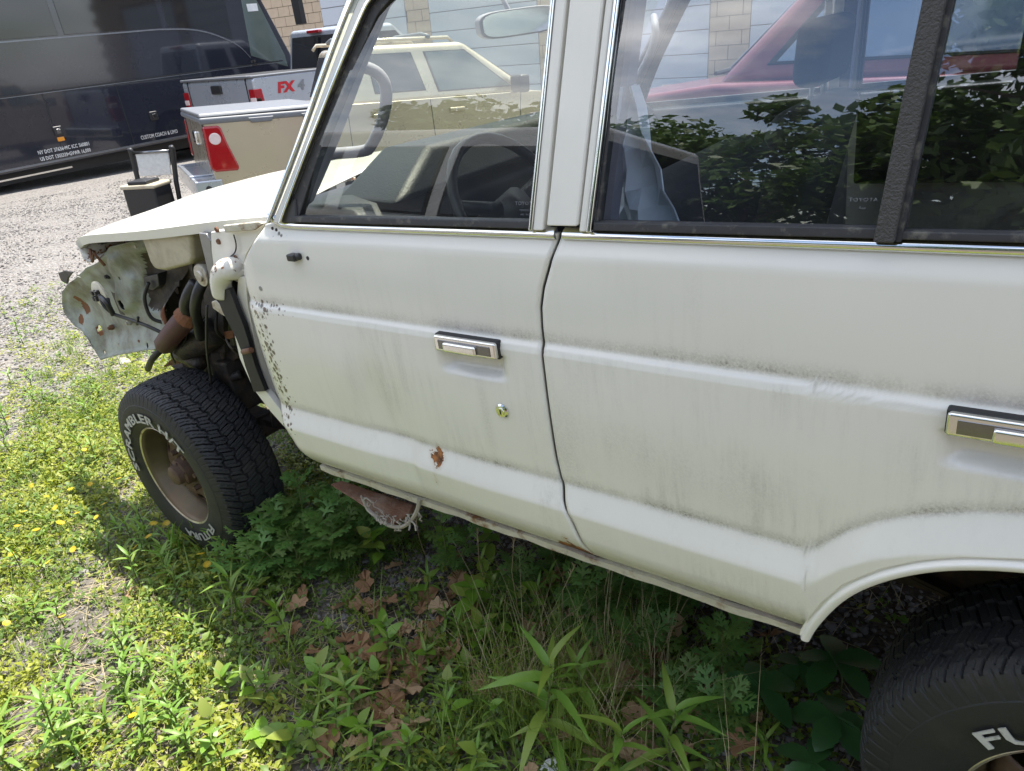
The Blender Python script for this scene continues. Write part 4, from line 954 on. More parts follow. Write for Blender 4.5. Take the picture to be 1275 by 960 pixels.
M['sky_tint'] = mat('painted_sky_glass', (.17, .23, .30), .05, 0, .15, 3, coat=1.0, spec=.9)  # pale blue base paints the sky's reflection into the glass colour
M['red_lens'] = mat('red_tail_lens', (.34, .006, .012), .15, 0, .15, 30, coat=.8)
M['clear_lens'] = mat('clear_lens', (.75, .62, .60), .15, 0, .15, 30, coat=.8)
M['amber'] = mat('amber_lens', (.75, .28, .02), .2, 0, .1, 30, coat=.5)
M['decal_red'] = mat('red_decal', (.50, .01, .02), .4)
M['decal_grey'] = mat('grey_decal', (.20, .21, .22), .4)
M['white_text'] = mat('white_vinyl_text', (.72, .72, .70), .5)
M['plainwheel'] = mat('alloy_wheel', (.45, .45, .46), .3, .8, .1, 20)
M['clear_panel'] = mat('scuffed_clear_plastic', (.62, .62, .62), .25, 0, .25, 25, coat=.5)
def sideloop(pts, axles, r, zb):
    """close a body side outline (rear bottom -> over the top -> front bottom) with wheel arch cut-outs"""
    out_ = list(pts)
    for ax in sorted(axles, reverse=True):
        n = 12; h = math.asin(min(1, (zb - r * .85) / r)) if zb > r * .85 else 0
        for k in range(n + 1):
            t = h + (math.pi - 2 * h) * k / n
            out_.append((ax + r * math.cos(t), r * .85 + r * math.sin(t)))
    return out_
def extrude(name, outline, y0, y1, m, parent, bev=.03, seg=3):
    mb = MB(); mb.prism([(a_, y0, z) for a_, z in outline], (0, y1 - y0, 0)); o = mb.build(name, m, parent)
    return bevel(o, bev, seg, 30) if bev else o
def simple_wheel(par, x, y, r, w, side, wheelmat):
    e = empty('wheel', (x, y, r), (0, 0, 0 if side < 0 else math.pi), par)
    mb = MB(); mb.lathe([(r * .62, -w / 2 + .01), (r * .70, -w / 2), (r * .92, -w / 2 + .005), (r * .99, -w / 2 + .03), (r, 0), (r * .99, w / 2 - .03), (r * .9, w / 2), (r * .6, w / 2)], n=40); autosmooth(mb.build('tyre', M['tyre'], e))
    mb = MB(); mb.lathe([(r * .63, -w / 2 + .004), (r * .60, -w / 2 + .012), (r * .56, -w / 2 + .05), (r * .2, -w / 2 + .035), (r * .17, -w / 2 + .015), (0, -w / 2 + .012)], n=40)
    for k in range(5):
        t = 2 * math.pi * k / 5; c_, s_ = math.cos(t), math.sin(t); n_ = Vector((-s_, 0, c_)); d_ = Vector((c_, 0, s_)); a_ = d_ * r * .15; b_ = d_ * r * .6; ya, yb_ = -w / 2 + .012, -w / 2 + .045
        mb.hexa([a_ - n_ * .05 + Vector((0, ya, 0)), b_ - n_ * .035 + Vector((0, ya, 0)), b_ + n_ * .035 + Vector((0, ya, 0)), a_ + n_ * .05 + Vector((0, ya, 0)), a_ - n_ * .05 + Vector((0, yb_, 0)), b_ - n_ * .035 + Vector((0, yb_, 0)), b_ + n_ * .035 + Vector((0, yb_, 0)), a_ + n_ * .05 + Vector((0, yb_, 0))])
    mb.build('rim', wheelmat, e)
def vehicle(name, label, cat, loc, heading, pitch, paint, W, prof, axles, wr, zb, cab, wins, sidelean=.16, bodybev=.045, glass='tint', roofbev=.07, wheelmat=None, group=None):
    """cab: (rear bottom a, rear top a, front top a, front bottom a, belt z, roof z, side inset)"""
    root = empty(name, loc, (0, 0, 0)); root.rotation_mode = 'XYZ'
    root.matrix_world = Matrix.Translation(loc) @ Matrix.Rotation(math.pi / 2 - heading, 4, 'Z') @ Matrix.Rotation(-pitch, 4, 'Y')
    tag(root, label, cat, group)
    body = extrude('body', sideloop(prof, axles, wr * 1.18, zb), 0, W, M[paint], root, bodybev, 5)
    mb = MB(); L_ = max(p_[0] for p_ in prof); mb.box((.12, .14, zb - .12), (L_ - .1, W - .14, zb + .35)); mb.build('underbody', M['frame'], root)
    rb, rt, ft, fb, zbt, zr, ins = cab
    lean = sidelean * (zr - zbt)
    P = [(rb, ins, zbt - .03), (fb, ins, zbt - .03), (fb, W - ins, zbt - .03), (rb, W - ins, zbt - .03), (rt, ins + lean, zr), (ft, ins + lean, zr), (ft, W - ins - lean, zr), (rt, W - ins - lean, zr)]
    mb = MB(); mb.hexa(P); cabo = bevel(mb.build('cab', M[paint], root), roofbev, 5, 20)
    def sp(a_, t, y_off=0):
        z = zbt + (zr - zbt) * t; return z, ins + lean * t
    for w in wins:      # (a bottom rear, a top rear, a top front, a bottom front, t0, t1)
        a0, a1, a2, a3, t0, t1 = w[:6]; gm = M[w[6]] if len(w) > 6 else M[glass]
        for side in (0, 1):
            V = []
            for a_, t in ((a0, t0), (a3, t0), (a2, t1), (a1, t1)):
                z, y = sp(a_, t); y -= .006; V.append((a_, y if not side else W - y, z))
            c_ = sum((Vector(v) for v in V), Vector()) / 4
            mb = MB(); mb.prism([Vector(v) + (c_ - Vector(v)).normalized() * 0 for v in V], (0, .012 if not side else -.012, 0)); fr_ = bevel(mb.build('window', M['rubber'], cabo), .03, 4, 60)
            mb = MB(); mb.prism([Vector(v) + (c_ - Vector(v)) * .06 + Vector((0, -.004 if not side else .004, 0)) for v in V], (0, .006 if not side else -.006, 0)); bevel(mb.build('pane', gm, cabo), .035, 4, 60)
    def endglass(nm, ab, at_, sgn):
        V = []
        for t, f_ in ((.10, 1), (.86, -1)):
            z = zbt + (zr - zbt) * t; a_ = ab + (at_ - ab) * t + sgn * .006; y0_ = ins + lean * t + .10
            row = [(a_, y0_, z), (a_, W - y0_, z)]; V += row if f_ > 0 else row[::-1]
        mb = MB(); mb.prism(V, (-sgn * .01, 0, 0)); return bevel(mb.build(nm, M[glass], cabo), .05, 4, 60)
    endglass('rear_window', rb, rt, -1); endglass('windscreen', fb, ft, 1)
    for ax in axles:
        for side, y in ((-1, .13), (1, W - .13)): simple_wheel(root, ax, y, wr, .24, side, wheelmat or M['plainwheel'])
    return root, body, cabo
def seamline(parent, pts, y, w=.007, m='rubber'):
    mb = MB()
    for (a_, za), (b_, zb_) in zip(pts[:-1], pts[1:]):
        d_ = Vector((b_ - a_, 0, zb_ - za)).normalized(); n_ = Vector((-d_.z, 0, d_.x)) * w / 2
        A_, B_ = Vector((a_, y, za)), Vector((b_, y, zb_)); mb.prism([A_ - n_, B_ - n_, B_ + n_, A_ + n_], (0, .006, 0))
    return mb.build('door_seam', M[m], parent)

# ---- pale gold crew-cab pickup, tail towards the lot
TG = float(gz(-4.9, 4.6))
tr, trb, trc = vehicle('gold_pickup', 'pale gold crew-cab pickup with grey bed cover and roof rack, beyond the suv hood', 'pickup', (-4.46, 3.13, TG), rad(25), rad(-1.5), 'gold', 1.78,
    [(.04, .46), (.0, .60), (.0, 1.11), (.03, 1.155), (1.40, 1.165), (1.41, 1.18), (3.72, 1.17), (4.3, 1.12), (5.05, .98), (5.18, .80), (5.18, .46)], [1.08, 4.30], .37, .44,
    (1.44, 1.66, 2.92, 3.82, 1.165, 1.735, .07),
    [(1.80, 1.76, 2.28, 2.40, .16, .86), (2.54, 2.42, 2.92, 3.48, .12, .86, 'pale_tint')], glass='tint', bodybev=.085)
mb = MB(); mb.hexa([(-.03, .0, 1.165), (1.24, .0, 1.175), (1.24, 1.78, 1.175), (-.03, 1.78, 1.165), (-.03, .03, 1.205), (1.24, .03, 1.215), (1.24, 1.75, 1.215), (-.03, 1.75, 1.205)]); bevel(mb.build('bed_cover', M['grey_clad'], tr), .015)
mb = MB(); mb.box((-.035, -.012, 1.10), (1.24, .05, 1.165)); mb.box((-.035, .05, 1.11), (.03, 1.79, 1.165)); bevel(mb.build('bed_rail_cap', M['grey_clad'], tr), .02)
for a_ in (.45, .98):
    mb = MB(); mb.hexa([(a_, -.022, 1.085), (a_ + .20, -.022, 1.085), (a_ + .20, .03, 1.085), (a_, .03, 1.085), (a_ - .03, -.022, 1.135), (a_ + .23, -.022, 1.135), (a_ + .23, .03, 1.135), (a_ - .03, .03, 1.135)]); bevel(mb.build('tie_down', M['grey_clad'], tr), .01)
for y0, s in ((-.014, 1), (1.794, -1)):
    o_ = [(-.02, 1.075), (.0, 1.09), (.13, 1.09), (.155, 1.06), (.185, .92), (.25, .70), (.255, .66), (.23, .645), (.02, .65), (-.02, .68)]
    mb = MB(); mb.prism([(a_, y0, z) for a_, z in o_], (0, .10 * s, 0)); tl = bevel(mb.build('tail_light', M['red_lens'], tr), .028, 4)
    mb = MB(); mb.lathe([(0, -.006), (.050, -.006), (.056, .0), (.056, .01)], (.075, y0 - (.0 if s > 0 else -.0), .965), 24); mb.build('reverse_lens', M['clear_lens'], tl)
mb = MB(); mb.box((-.008, .10, .66), (.02, .115, 1.10)); mb.box((-.008, 1.66, .66), (.02, 1.675, 1.10)); mb.build('tailgate_seam', M['rubber'], tr)
mb = MB(); mb.box((-.03, .78, .86), (.02, 1.0, 1.0)); o = bevel(mb.build('tailgate_handle', M['chrome'], tr), .03, 3)
mb = MB(); mb.box((-.20, -.02, .40), (.06, 1.80, .58)); mb.box((-.21, .35, .575), (.04, 1.43, .60)); bm_ = bevel(mb.build('rear_bumper', M['silver'], tr), .03, 3)
mb = MB(); mb.lathe([(0, -.003), (.03, -.003), (.03, .01)], (-.08, -.02, .50), 18); mb.build('bumper_hole', M['rubber'], bm_)
for a0, z0, a1, z1 in ((1.45, 1.165, 1.45, .55), (2.40, 1.165, 2.44, .48), (3.55, 1.165, 3.50, .48)): seamline(tr, [(a0, z0), (a1, z1)], -.003)
for a_ in (1.72, 2.62):
    mb = MB(); mb.box((a_, -.03, 1.015), (a_ + .19, .01, 1.065)); bevel(mb.build('door_handle', M['gold'], tr), .015, 3)
for y0 in (.30, 1.48):
    mb = MB(); mb.tube([(1.55, y0, 1.73), (1.60, y0, 1.785), (2.80, y0, 1.785), (2.86, y0, 1.73)], .02, 8); mb.build('roof_rail', M['gold'], tr, True)
for a_ in (1.75, 2.55):
    mb = MB(); mb.tube([(a_, .26, 1.80), (a_, .45, 1.83), (a_, 1.33, 1.83), (a_, 1.52, 1.80)], .025, 8); mb.build('roof_crossbar', M['grey_clad'], tr, True)
for y0, y1 in ((-.24, .02), (1.76, 2.02)):
    mb = MB(); mb.box((3.42, y0, 1.17), (3.55, y1, 1.36)); bevel(mb.build('door_mirror', M['black_plastic'], tr), .03, 3)

# ---- silver pickup behind it
FG = float(gz(-8, 7))
sr, srb, src_ = vehicle('silver_pickup', 'silver extended-cab pickup with red FX4 lettering beside the black bus', 'pickup', (-7.75, 6.12, FG), rad(0), rad(.6), 'silver', 1.96,
    [(.05, .55), (.0, .70), (.0, 1.34), (.03, 1.385), (2.03, 1.39), (2.05, 1.25), (4.30, 1.22), (5.5, 1.12), (5.62, .9), (5.62, .55)], [1.15, 4.65], .40, .52,
    (2.08, 2.20, 3.35, 4.35, 1.22, 2.03, .10),
    [(2.30, 2.32, 2.80, 2.86, .14, .84), (3.0, 2.92, 3.38, 3.98, .14, .84)], glass='tint')
mb = MB(); mb.box((.10, .09, 1.20), (1.98, 1.87, 1.41)); o = mb.build('bed_well', M['rubber'], sr)
mb = MB(); mb.box((-.02, -.01, 1.375), (2.02, .10, 1.41)); mb.box((-.02, 1.86, 1.375), (2.02, 1.97, 1.41)); mb.box((-.025, .10, 1.375), (.09, 1.86, 1.412)); bevel(mb.build('bed_rail', M['grey_clad'], sr), .012)
mb = MB(); mb.box((-.012, .17, .72), (.01, .18, 1.37)); mb.box((-.012, 1.78, .72), (.01, 1.79, 1.37)); mb.build('tailgate_seam', M['rubber'], sr)
mb = MB(); mb.box((-.03, .84, 1.17), (.01, 1.12, 1.30)); bevel(mb.build('tailgate_handle', M['black_plastic'], sr), .04, 4)
for y0, s in ((-.012, 1), (1.972, -1)):
    mb = MB(); mb.prism([(-.014, y0, .78), (.16, y0, .78), (.13, y0, 1.22), (-.014, y0, 1.22)], (0, .15 * s, 0)); tl = bevel(mb.build('tail_light', M['red_lens'], sr), .012)
    mb = MB(); mb.box((-.02, min(y0, y0 + .13 * s), 1.02), (.10, max(y0 - .004 * s, y0 + .13 * s), 1.10)); bevel(mb.build('reverse_lens', M['clear_lens'], tl), .01)
mb = MB(); mb.box((-.16, .0, .50), (.05, 1.96, .68)); bevel(mb.build('rear_bumper', M['chrome'], sr), .03, 3)
mb = MB(); mb.box((2.11, .82, 1.955), (2.20, 1.14, 2.005)); bevel(mb.build('brake_light', M['red_lens'], sr), .01)
mb = MB(); mb.box((2.085, .95, 1.28), (2.13, .97, 1.90)); mb.build('slider_post', M['rubber'], sr)
for a0, a1 in ((2.10, 2.10), (2.95, 2.95), (4.15, 4.1)): seamline(sr, [(a0, 1.22), (a1, .55)], -.003)
def side_text(s, org, right, up, h, wscale, m, parent, name, shear=0.0, bold=.03, th=.002):
    Vv, Ff = text_flat(s, bold); cap = max(v.y for v in Vv); x0 = min(v.x for v in Vv)
    org, right, up = Vector(org), Vector(right), Vector(up); nrm = right.cross(up).normalized()
    P = [org + right * ((v.x - x0) / cap * h * wscale + shear * v.y / cap * h) + up * (v.y / cap * h) for v in Vv]; n = len(P)
    return mesh(name, [p_ + nrm * th for p_ in P] + P, Ff + [tuple(i + n for i in f[::-1]) for f in Ff], m, parent)
side_text('FX', (.42, -.006, 1.13), (1, 0, 0), (0, 0, 1), .15, 1.25, M['decal_red'], sr, 'decal_lettering', .25, .05)
side_text('4', (.80, -.006, 1.13), (1, 0, 0), (0, 0, 1), .15, 1.3, M['decal_grey'], sr, 'decal_lettering', .25, .03)
mb = MB(); mb.box((3.9, -.26, 1.25), (4.03, .02, 1.50)); mb.box((3.9, 1.94, 1.25), (4.03, 2.22, 1.50)); bevel(mb.build('door_mirror', M['black_plastic'], sr), .03, 3)

# ---- black coach
BXs = -11.0; BG = float(gz(-11, 5)) - .02
bus = empty('black_bus', (BXs, 9.55, BG))
bus.matrix_world = Matrix.Translation((BXs, 9.55, BG)) @ Matrix.Rotation(math.pi / 2, 4, 'Z') @ Matrix.Rotation(rad(-2.1), 4, 'Y')     # local x forward (+y world), local -y faces the suv
tag(bus, 'gloss black charter bus with white coach lettering and tinted windows', 'bus')
BL, BWd = 12.2, 2.5
prof = [(-BL, .52), (-BL, 3.62), (-BL + .2, 3.72), (-1.4, 3.72), (-.80, 3.55), (-.05, 1.75), (.0, 1.2), (.0, .52)]
extrude('body', sideloop(prof, [-1.75, -9.6], .56, .52), 0, BWd, M['blackpaint'], bus, .06, 4)
mb = MB(); mb.box((-BL + .1, .2, .35), (-.1, BWd - .2, .55)); mb.build('underbody', M['rubber'], bus)
for ax in (-1.75, -9.6):
    for side, y in ((-1, .16), (1, BWd - .16)): simple_wheel(bus, ax, y, .48, .28, side, M['plainwheel'])
# curved belt rising to the windscreen, windows
def busx(yw): return yw - 9.55
wz0 = 2.38
for k, (a0, a1) in enumerate(((-11.6, -9.9), (-9.8, -8.1), (-8.0, -6.3), (-6.2, -4.5), (-4.4, -2.7))):
    mb = MB(); mb.prism([(a0, -.006, wz0 + .02), (a1, -.006, wz0 + .02), (a1, -.006, 3.5), (a0, -.006, 3.5)], (0, .012, 0)); bevel(mb.build('window', M['tint'], bus), .06, 4, 60)
mb = MB(); mb.prism([(-2.6, -.006, wz0 + .02), (-1.9, -.006, wz0 - .06), (-1.35, -.006, wz0 - .28), (-1.25, -.006, 3.5), (-2.6, -.006, 3.5)], (0, .012, 0)); bevel(mb.build('window', M['tint'], bus), .05, 4, 60)
mb = MB(); mb.prism([(-1.02, -.008, 1.78), (-.20, -.008, 1.50), (-.22, -.008, 1.72), (-.72, -.008, 3.05), (-.92, -.008, 3.15)], (0, .012, 0)); bevel(mb.build('driver_window', M['pale_tint'], bus), .05, 4, 60)
mb = MB(); mb.box((-.86, -.014, 2.55), (-.62, -.006, 2.68)); mb.build('permit_sticker', M['white_text'], bus)
V = [(-.66, .12, 3.12), (-.06, .06, 1.62), (-.06, BWd - .06, 1.62), (-.66, BWd - .12, 3.12)]
mb = MB(); mb.prism([(a_ + .03, y, z) for a_, y, z in V], (-.02, 0, 0)); bevel(mb.build('windscreen', M['tint'], bus), .05, 3, 60)
def railing(name, pts, y, h, m, th=.008):
    A_ = [(a_, y, z) for a_, z in pts]; B_ = [(a_, y, z - h) for a_, z in pts]; return strip(name, A_, B_, th, m, bus)
M['trim_grey'] = mat('dull_grey_trim', (.20, .21, .23), .3, .5)
railing('belt_line', smoothpts([(-11.8, wz0), (-4, wz0), (-2.6, wz0 - .01), (-1.9, wz0 - .10), (-1.3, wz0 - .36), (-1.05, wz0 - .62)]), -.012, .022, M['trim_grey'])
railing('side_crease', [(-12.1, 1.635), (-.3, 1.635)], -.010, .022, M['rubber'])
railing('side_crease', [(-12.1, 1.61), (-.3, 1.61)], -.008, .010, M['trim_grey'])
railing('skirt_moulding', [(-12.1, .60), (-9.9, .60)], -.014, .03, M['trim_grey']); railing('skirt_moulding', [(-9.0, .60), (-2.4, .60)], -.014, .03, M['trim_grey']); railing('skirt_moulding', [(-1.1, .60), (-.1, .60)], -.014, .03, M['trim_grey'])
railing('step_edge', [(-8.9, .46), (-5.0, .46)], -.006, .025, M['chrome'])
for a_ in (-7.45, -6.25, -5.05, -3.85, -2.6, -8.6): mb = MB(); mb.box((a_ - .006, -.004, .56), (a_ + .006, .01, 1.61)); mb.build('bay_seam', M['rubber'], bus)
def bus_at(px, py):
    p_ = on(px, py, 0, BXs); v = bus.matrix_world.inverted() @ Vector(p_); return v
for (u_, v_, amb) in ((72, 163, True), (191, 144, False)):
    c_ = bus_at(u_, v_); mb = MB(); mb.box((c_.x - .075, -.03, c_.z - .075), (c_.x + .075, .01, c_.z + .075)); h_ = bevel(mb.build('bay_latch', M['black_plastic'], bus), .03, 3)
    mb = MB(); mb.box((c_.x - .03, -.036, c_.z - .04), (c_.x + .035, -.028, c_.z + .03)); bevel(mb.build('latch_paddle', M['chrome_dark'], h_), .01)
    if amb: mb = MB(); mb.box((c_.x - .055, -.022, c_.z - .16), (c_.x + .055, .01, c_.z - .095)); bevel(mb.build('marker_light', M['amber'], bus), .01)
for s, (u0, v0), (u1, v1), hh in (('NY DOT 37636\u2022MC ICC 560801', (48, 192.5), (111, 182.5), .058), ('US DOT 1303339\u2022GVWR 16,000', (51, 200.5), (113, 190.5), .058), ('CUSTOM COACH & LIMO', (176, 174), (221, 165.5), .066)):
    a_, b_ = bus_at(u0, v0), bus_at(u1, v1); Vv, Ff = text_flat(s, .02); cap = max(v.y for v in Vv); wd_ = max(v.x for v in Vv) - min(v.x for v in Vv)
    side_text(s, (a_.x, -.006, a_.z), (1, 0, 0), (0, 0, 1), hh, (b_.x - a_.x) / (wd_ / cap * hh), M['white_text'], bus, 'coach_lettering', 0, .012)
c_ = bus_at(316, 78); mb = MB(); mb.box((c_.x - .06, -.012, c_.z - .05), (c_.x + .06, .0, c_.z - .03)); mb.box((c_.x - .05, -.012, c_.z), (c_.x - .02, 0, c_.z + .05)); mb.box((c_.x + .02, -.012, c_.z), (c_.x + .05, 0, c_.z + .05)); mb.build('emblem', M['chrome'], bus)
mb = MB(); mb.tube([(-.5, .1, 3.25), (.15, -.05, 3.2), (.30, -.10, 2.75)], .025, 8); mb.box((.22, -.22, 2.25), (.34, .0, 2.78)); bevel(mb.build('bus_mirror', M['rubber'], bus), .02)

# ---- maroon pickup on the far side of the suv
rd, rdb, rdc = vehicle('maroon_pickup', 'faded maroon pickup seen through the rear door window of the suv', 'pickup', (4.85, 4.75, float(gz(3, 3.6))), rad(-90), 0, 'maroon', 1.9,
    [(.05, .55), (.0, .70), (.0, 1.22), (1.9, 1.22), (1.92, 1.16), (4.0, 1.15), (5.2, 1.02), (5.32, .85), (5.32, .55)], [1.1, 4.45], .38, .50,
    (1.98, 2.12, 3.42, 4.05, 1.15, 1.76, .10), [(2.25, 2.22, 3.36, 3.76, .12, .86)], glass='sky_tint')
mb = MB(); mb.tube([(4.06, 1.7, 1.19), (4.0, .9, 1.22), (3.98, .4, 1.22)], .012, 6); mb.build('wiper', M['rubber'], rd)
mb = MB(); mb.box((2.0, -.012, .98), (5.2, -.001, 1.03)); mb.build('side_moulding', M['chrome'], rd)
# ---- vehicles behind the photographer, mirrored in the suv's glass
sv, svb, svc = vehicle('silver_van', 'light silver van parked across the track from the white suv', 'van', (.35, -2.45, float(gz(1.5, -3))), rad(-90), 0, 'silver2', 1.9,
    [(.05, .45), (.0, .62), (.0, 1.28), (3.85, 1.28), (4.55, 1.05), (4.7, .80), (4.7, .45)], [.95, 3.75], .34, .42,
    (.06, .22, 3.15, 4.0, 1.27, 2.32, .05), [(.30, .34, 1.25, 1.25, .10, .80), (1.36, 1.36, 2.25, 2.25, .10, .80), (2.42, 2.42, 3.08, 3.62, .10, .80)])
ds, dsb, dsc = vehicle('dark_red_sedan', 'dark red sedan parked behind the silver van near the trees', 'car', (7.9, -3.1, float(gz(6, -4))), rad(-90), 0, 'darkred', 1.8,
    [(.05, .40), (.0, .58), (.02, .98), (1.0, 1.02), (3.3, .98), (4.5, .85), (4.7, .68), (4.7, .40)], [.95, 3.7], .32, .38,
    (.55, 1.15, 2.35, 3.35, .99, 1.42, .08), [(1.15, 1.3, 1.85, 1.9, .14, .86), (1.98, 1.95, 2.4, 2.95, .14, .86)])

# ---- wheeled jump-start cart
cp = Vector((-5.55, 2.98, 0)); cp.z = float(gz(cp.x, cp.y))
ct = empty('battery_cart', cp); ct.matrix_world = Matrix.Translation(cp) @ Matrix.Rotation(rad(28), 4, 'Z') @ Matrix.Diagonal((.95, .95, .82, 1))
tag(ct, 'black wheeled jump-start cart with clear panel standing on the gravel', 'cart')
mb = MB(); mb.box((-.20, -.17, .14), (.20, .17, .62)); bevel(mb.build('battery_box', M['black_plastic'], ct), .03, 3)
mb = MB(); mb.box((-.215, -.18, .60), (.215, .18, .655)); bevel(mb.build('lid', M['tank'], ct), .02, 3)
mb = MB(); mb.box((-.12, -.16, .655), (.12, .10, .70)); bevel(mb.build('carry_grip', M['black_plastic'], ct), .015, 3)
for x in (-.24, .24):
    mb = MB(); mb.tube([(x * .95, .17, .10), (x, .21, .60), (x * 1.1, .27, 1.02), (x * 1.1, .25, 1.06)], [.026, .028, .032, .028], 10); mb.build('handle_post', M['black_plastic'], ct, True)
mb = MB(); mb.hexa([(-.20, .21, .70), (.20, .21, .70), (.20, .235, .70), (-.20, .235, .70), (-.21, .25, .99), (.21, .25, .99), (.21, .275, .99), (-.21, .275, .99)]); bevel(mb.build('clear_panel', M['clear_panel'], ct), .01)
mb = MB(); mb.tube([(-.23, .25, 1.0), (.23, .25, 1.0)], .018, 10); mb.build('cross_handle', M['chrome_dark'], ct, True)
for x in (-.22, .22):
    mb = MB(); mb.lathe([(0, -.03), (.09, -.03), (.10, -.02), (.10, .02), (.09, .03), (0, .03)], (x, .16, .10), 24, 'x'); autosmooth(mb.build('wheel', M['rubber'], ct))
# ================================================================ gravel, ground cover, weeds
M['stone'] = None
def stone_mat():
    m, n, b = newmat('crushed_stone'); g = N(n, 'NewGeometry'); v = objco(n)
    c = mixc(n, g.outputs['Random Per Island'], (.075, .075, .082, 1), (.28, .27, .265, 1)); c = mixc(n, mth(n, 'MULTIPLY', noise(n, v, 90, 4), .5), c, (.22, .19, .16, 1))
    n.links.new(c, b.inputs['Base Color']); b.inputs['Roughness'].default_value = .9; return m
M['stone'] = stone_mat()
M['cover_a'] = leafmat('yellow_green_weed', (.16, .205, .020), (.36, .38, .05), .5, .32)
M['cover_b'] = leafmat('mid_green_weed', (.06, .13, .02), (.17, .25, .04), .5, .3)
M['grass'] = leafmat('grass_blade', (.11, .19, .022), (.26, .33, .055), .5, .3)
M['straw'] = leafmat('dry_straw', (.28, .22, .12), (.55, .47, .30), .8, .15)
M['mug'] = leafmat('mugwort_leaf', (.075, .19, .04), (.16, .31, .075), .55, .28, (.15, .22, .05))
M['lance'] = leafmat('lance_leaf', (.10, .22, .03), (.22, .37, .06), .45, .3, (.22, .30, .05))
M['ovate'] = leafmat('seedling_leaf', (.12, .26, .02), (.22, .38, .045), .4, .35, (.26, .30, .06))
M['creeper'] = leafmat('creeper_leaf', (.022, .075, .022), (.05, .135, .036), .35, .2)
M['petal'] = leafmat('yellow_petal', (.62, .40, .012), (.78, .52, .02), .5, .2)
M['stem'] = mat('plant_stem', (.12, .15, .045), .6, 0, .3, 20)
M['stem_dry'] = mat('dry_stem', (.33, .26, .15), .8, 0, .3, 20)
M['dead'] = leafmat('dead_oak_leaf', (.13, .060, .030), (.36, .205, .10), .75, .12, (.44, .31, .18))
M['twig'] = mat('dead_twig', (.11, .085, .065), .9, 0, .4, 30)

rng = np.random.default_rng(11)
def vnoise(x, y, s, seed=0):
    r = np.random.default_rng(seed); G = r.random((64, 64)); u, v = np.mod(x / s, 63), np.mod(y / s, 63)
    i, j = u.astype(int), v.astype(int); fu, fv = u - i, v - j; fu, fv = fu * fu * (3 - 2 * fu), fv * fv * (3 - 2 * fv); i2, j2 = (i + 1) % 64, (j + 1) % 64
    return G[i, j] * (1 - fu) * (1 - fv) + G[i2, j] * fu * (1 - fv) + G[i, j2] * (1 - fu) * fv + G[i2, j2] * fu * fv
def scatter(n, x0, x1, y0, y1, dens):
    x = rng.uniform(x0, x1, n * 3); y = rng.uniform(y0, y1, n * 3); k = rng.random(n * 3) < dens(x, y); return x[k][:n], y[k][:n]
def undercar(x, y): return sstep(.25, .75, y) * (1 - sstep(1.7, 1.9, y)) * sstep(.2, .5, x)
def weed(x, y, ox=0, oy=0):
    nz = .6 * vnoise(x + 50 + ox, y + 50 + oy, .45, 1) + .4 * vnoise(x + 50 + ox, y + 50 + oy, .13, 2)
    lot = 1 - sstep(1.0, 3.3, -x - .35 * y)                        # thins out towards the open lot
    return np.clip((nz - .29) * 2.9, 0, 1) * (.04 + .96 * lot) * (1 - .92 * undercar(x, y))
ICO = np.array([(0, -.526, .851), (0, .526, .851), (0, -.526, -.851), (0, .526, -.851), (.851, 0, .526), (.851, 0, -.526), (-.851, 0, .526), (-.851, 0, -.526), (.526, .851, 0), (-.526, .851, 0), (.526, -.851, 0), (-.526, -.851, 0)])
ICF = np.array([(0, 4, 1), (0, 1, 6), (0, 6, 11), (0, 11, 10), (0, 10, 4), (1, 4, 8), (1, 8, 9), (1, 9, 6), (4, 5, 8), (4, 10, 5), (3, 8, 5), (3, 9, 8), (3, 7, 9), (3, 5, 7), (2, 7, 5), (2, 5, 10), (2, 10, 11), (2, 11, 7), (6, 9, 7), (6, 7, 11)])
def stones(name, x, y, r, label):
    n = len(x); P = ICO[None] * rng.uniform(.6, 1.25, (n, 12, 1)) * rng.uniform(.6, 1.3, (n, 1, 3)) * np.array([1, 1, .7]) * r[:, None, None]
    a = rng.uniform(0, 6.28, n); c, s = np.cos(a)[:, None], np.sin(a)[:, None]
    X = P[..., 0] * c - P[..., 1] * s + x[:, None]; Y = P[..., 0] * s + P[..., 1] * c + y[:, None]; Z = P[..., 2] + (gz(x, y) + r * .25)[:, None]
    o = fastmesh(name, np.stack([X, Y, Z], -1).reshape(-1, 3), (ICF[None] + 12 * np.arange(n)[:, None, None]).reshape(-1, 3), M['stone'])
    return tag(o, label, 'gravel', kind='stuff')
x, y = scatter(30000, -4.2, 3.4, -1.5, 2.4, lambda x, y: .35 + .65 * vnoise(x + 50, y + 50, .35, 4))
x2, y2 = scatter(9000, .6, 3.3, .0, 1.7, lambda x, y: np.ones_like(x)); x, y = np.r_[x, x2], np.r_[y, y2]
stones('gravel', x, y, np.clip(rng.lognormal(-4.95, .38, len(x)), .003, .019), 'loose grey crushed stone scattered between the weeds and under the suv')
x, y = scatter(22000, -10, -3.4, -.3, 6.0, lambda x, y: .2 + .8 * vnoise(x + 50, y + 50, .8, 9))
stones('gravel', x, y, np.clip(rng.lognormal(-4.95, .35, len(x)), .004, .016), 'loose grey crushed stone on the open lot towards the bus')
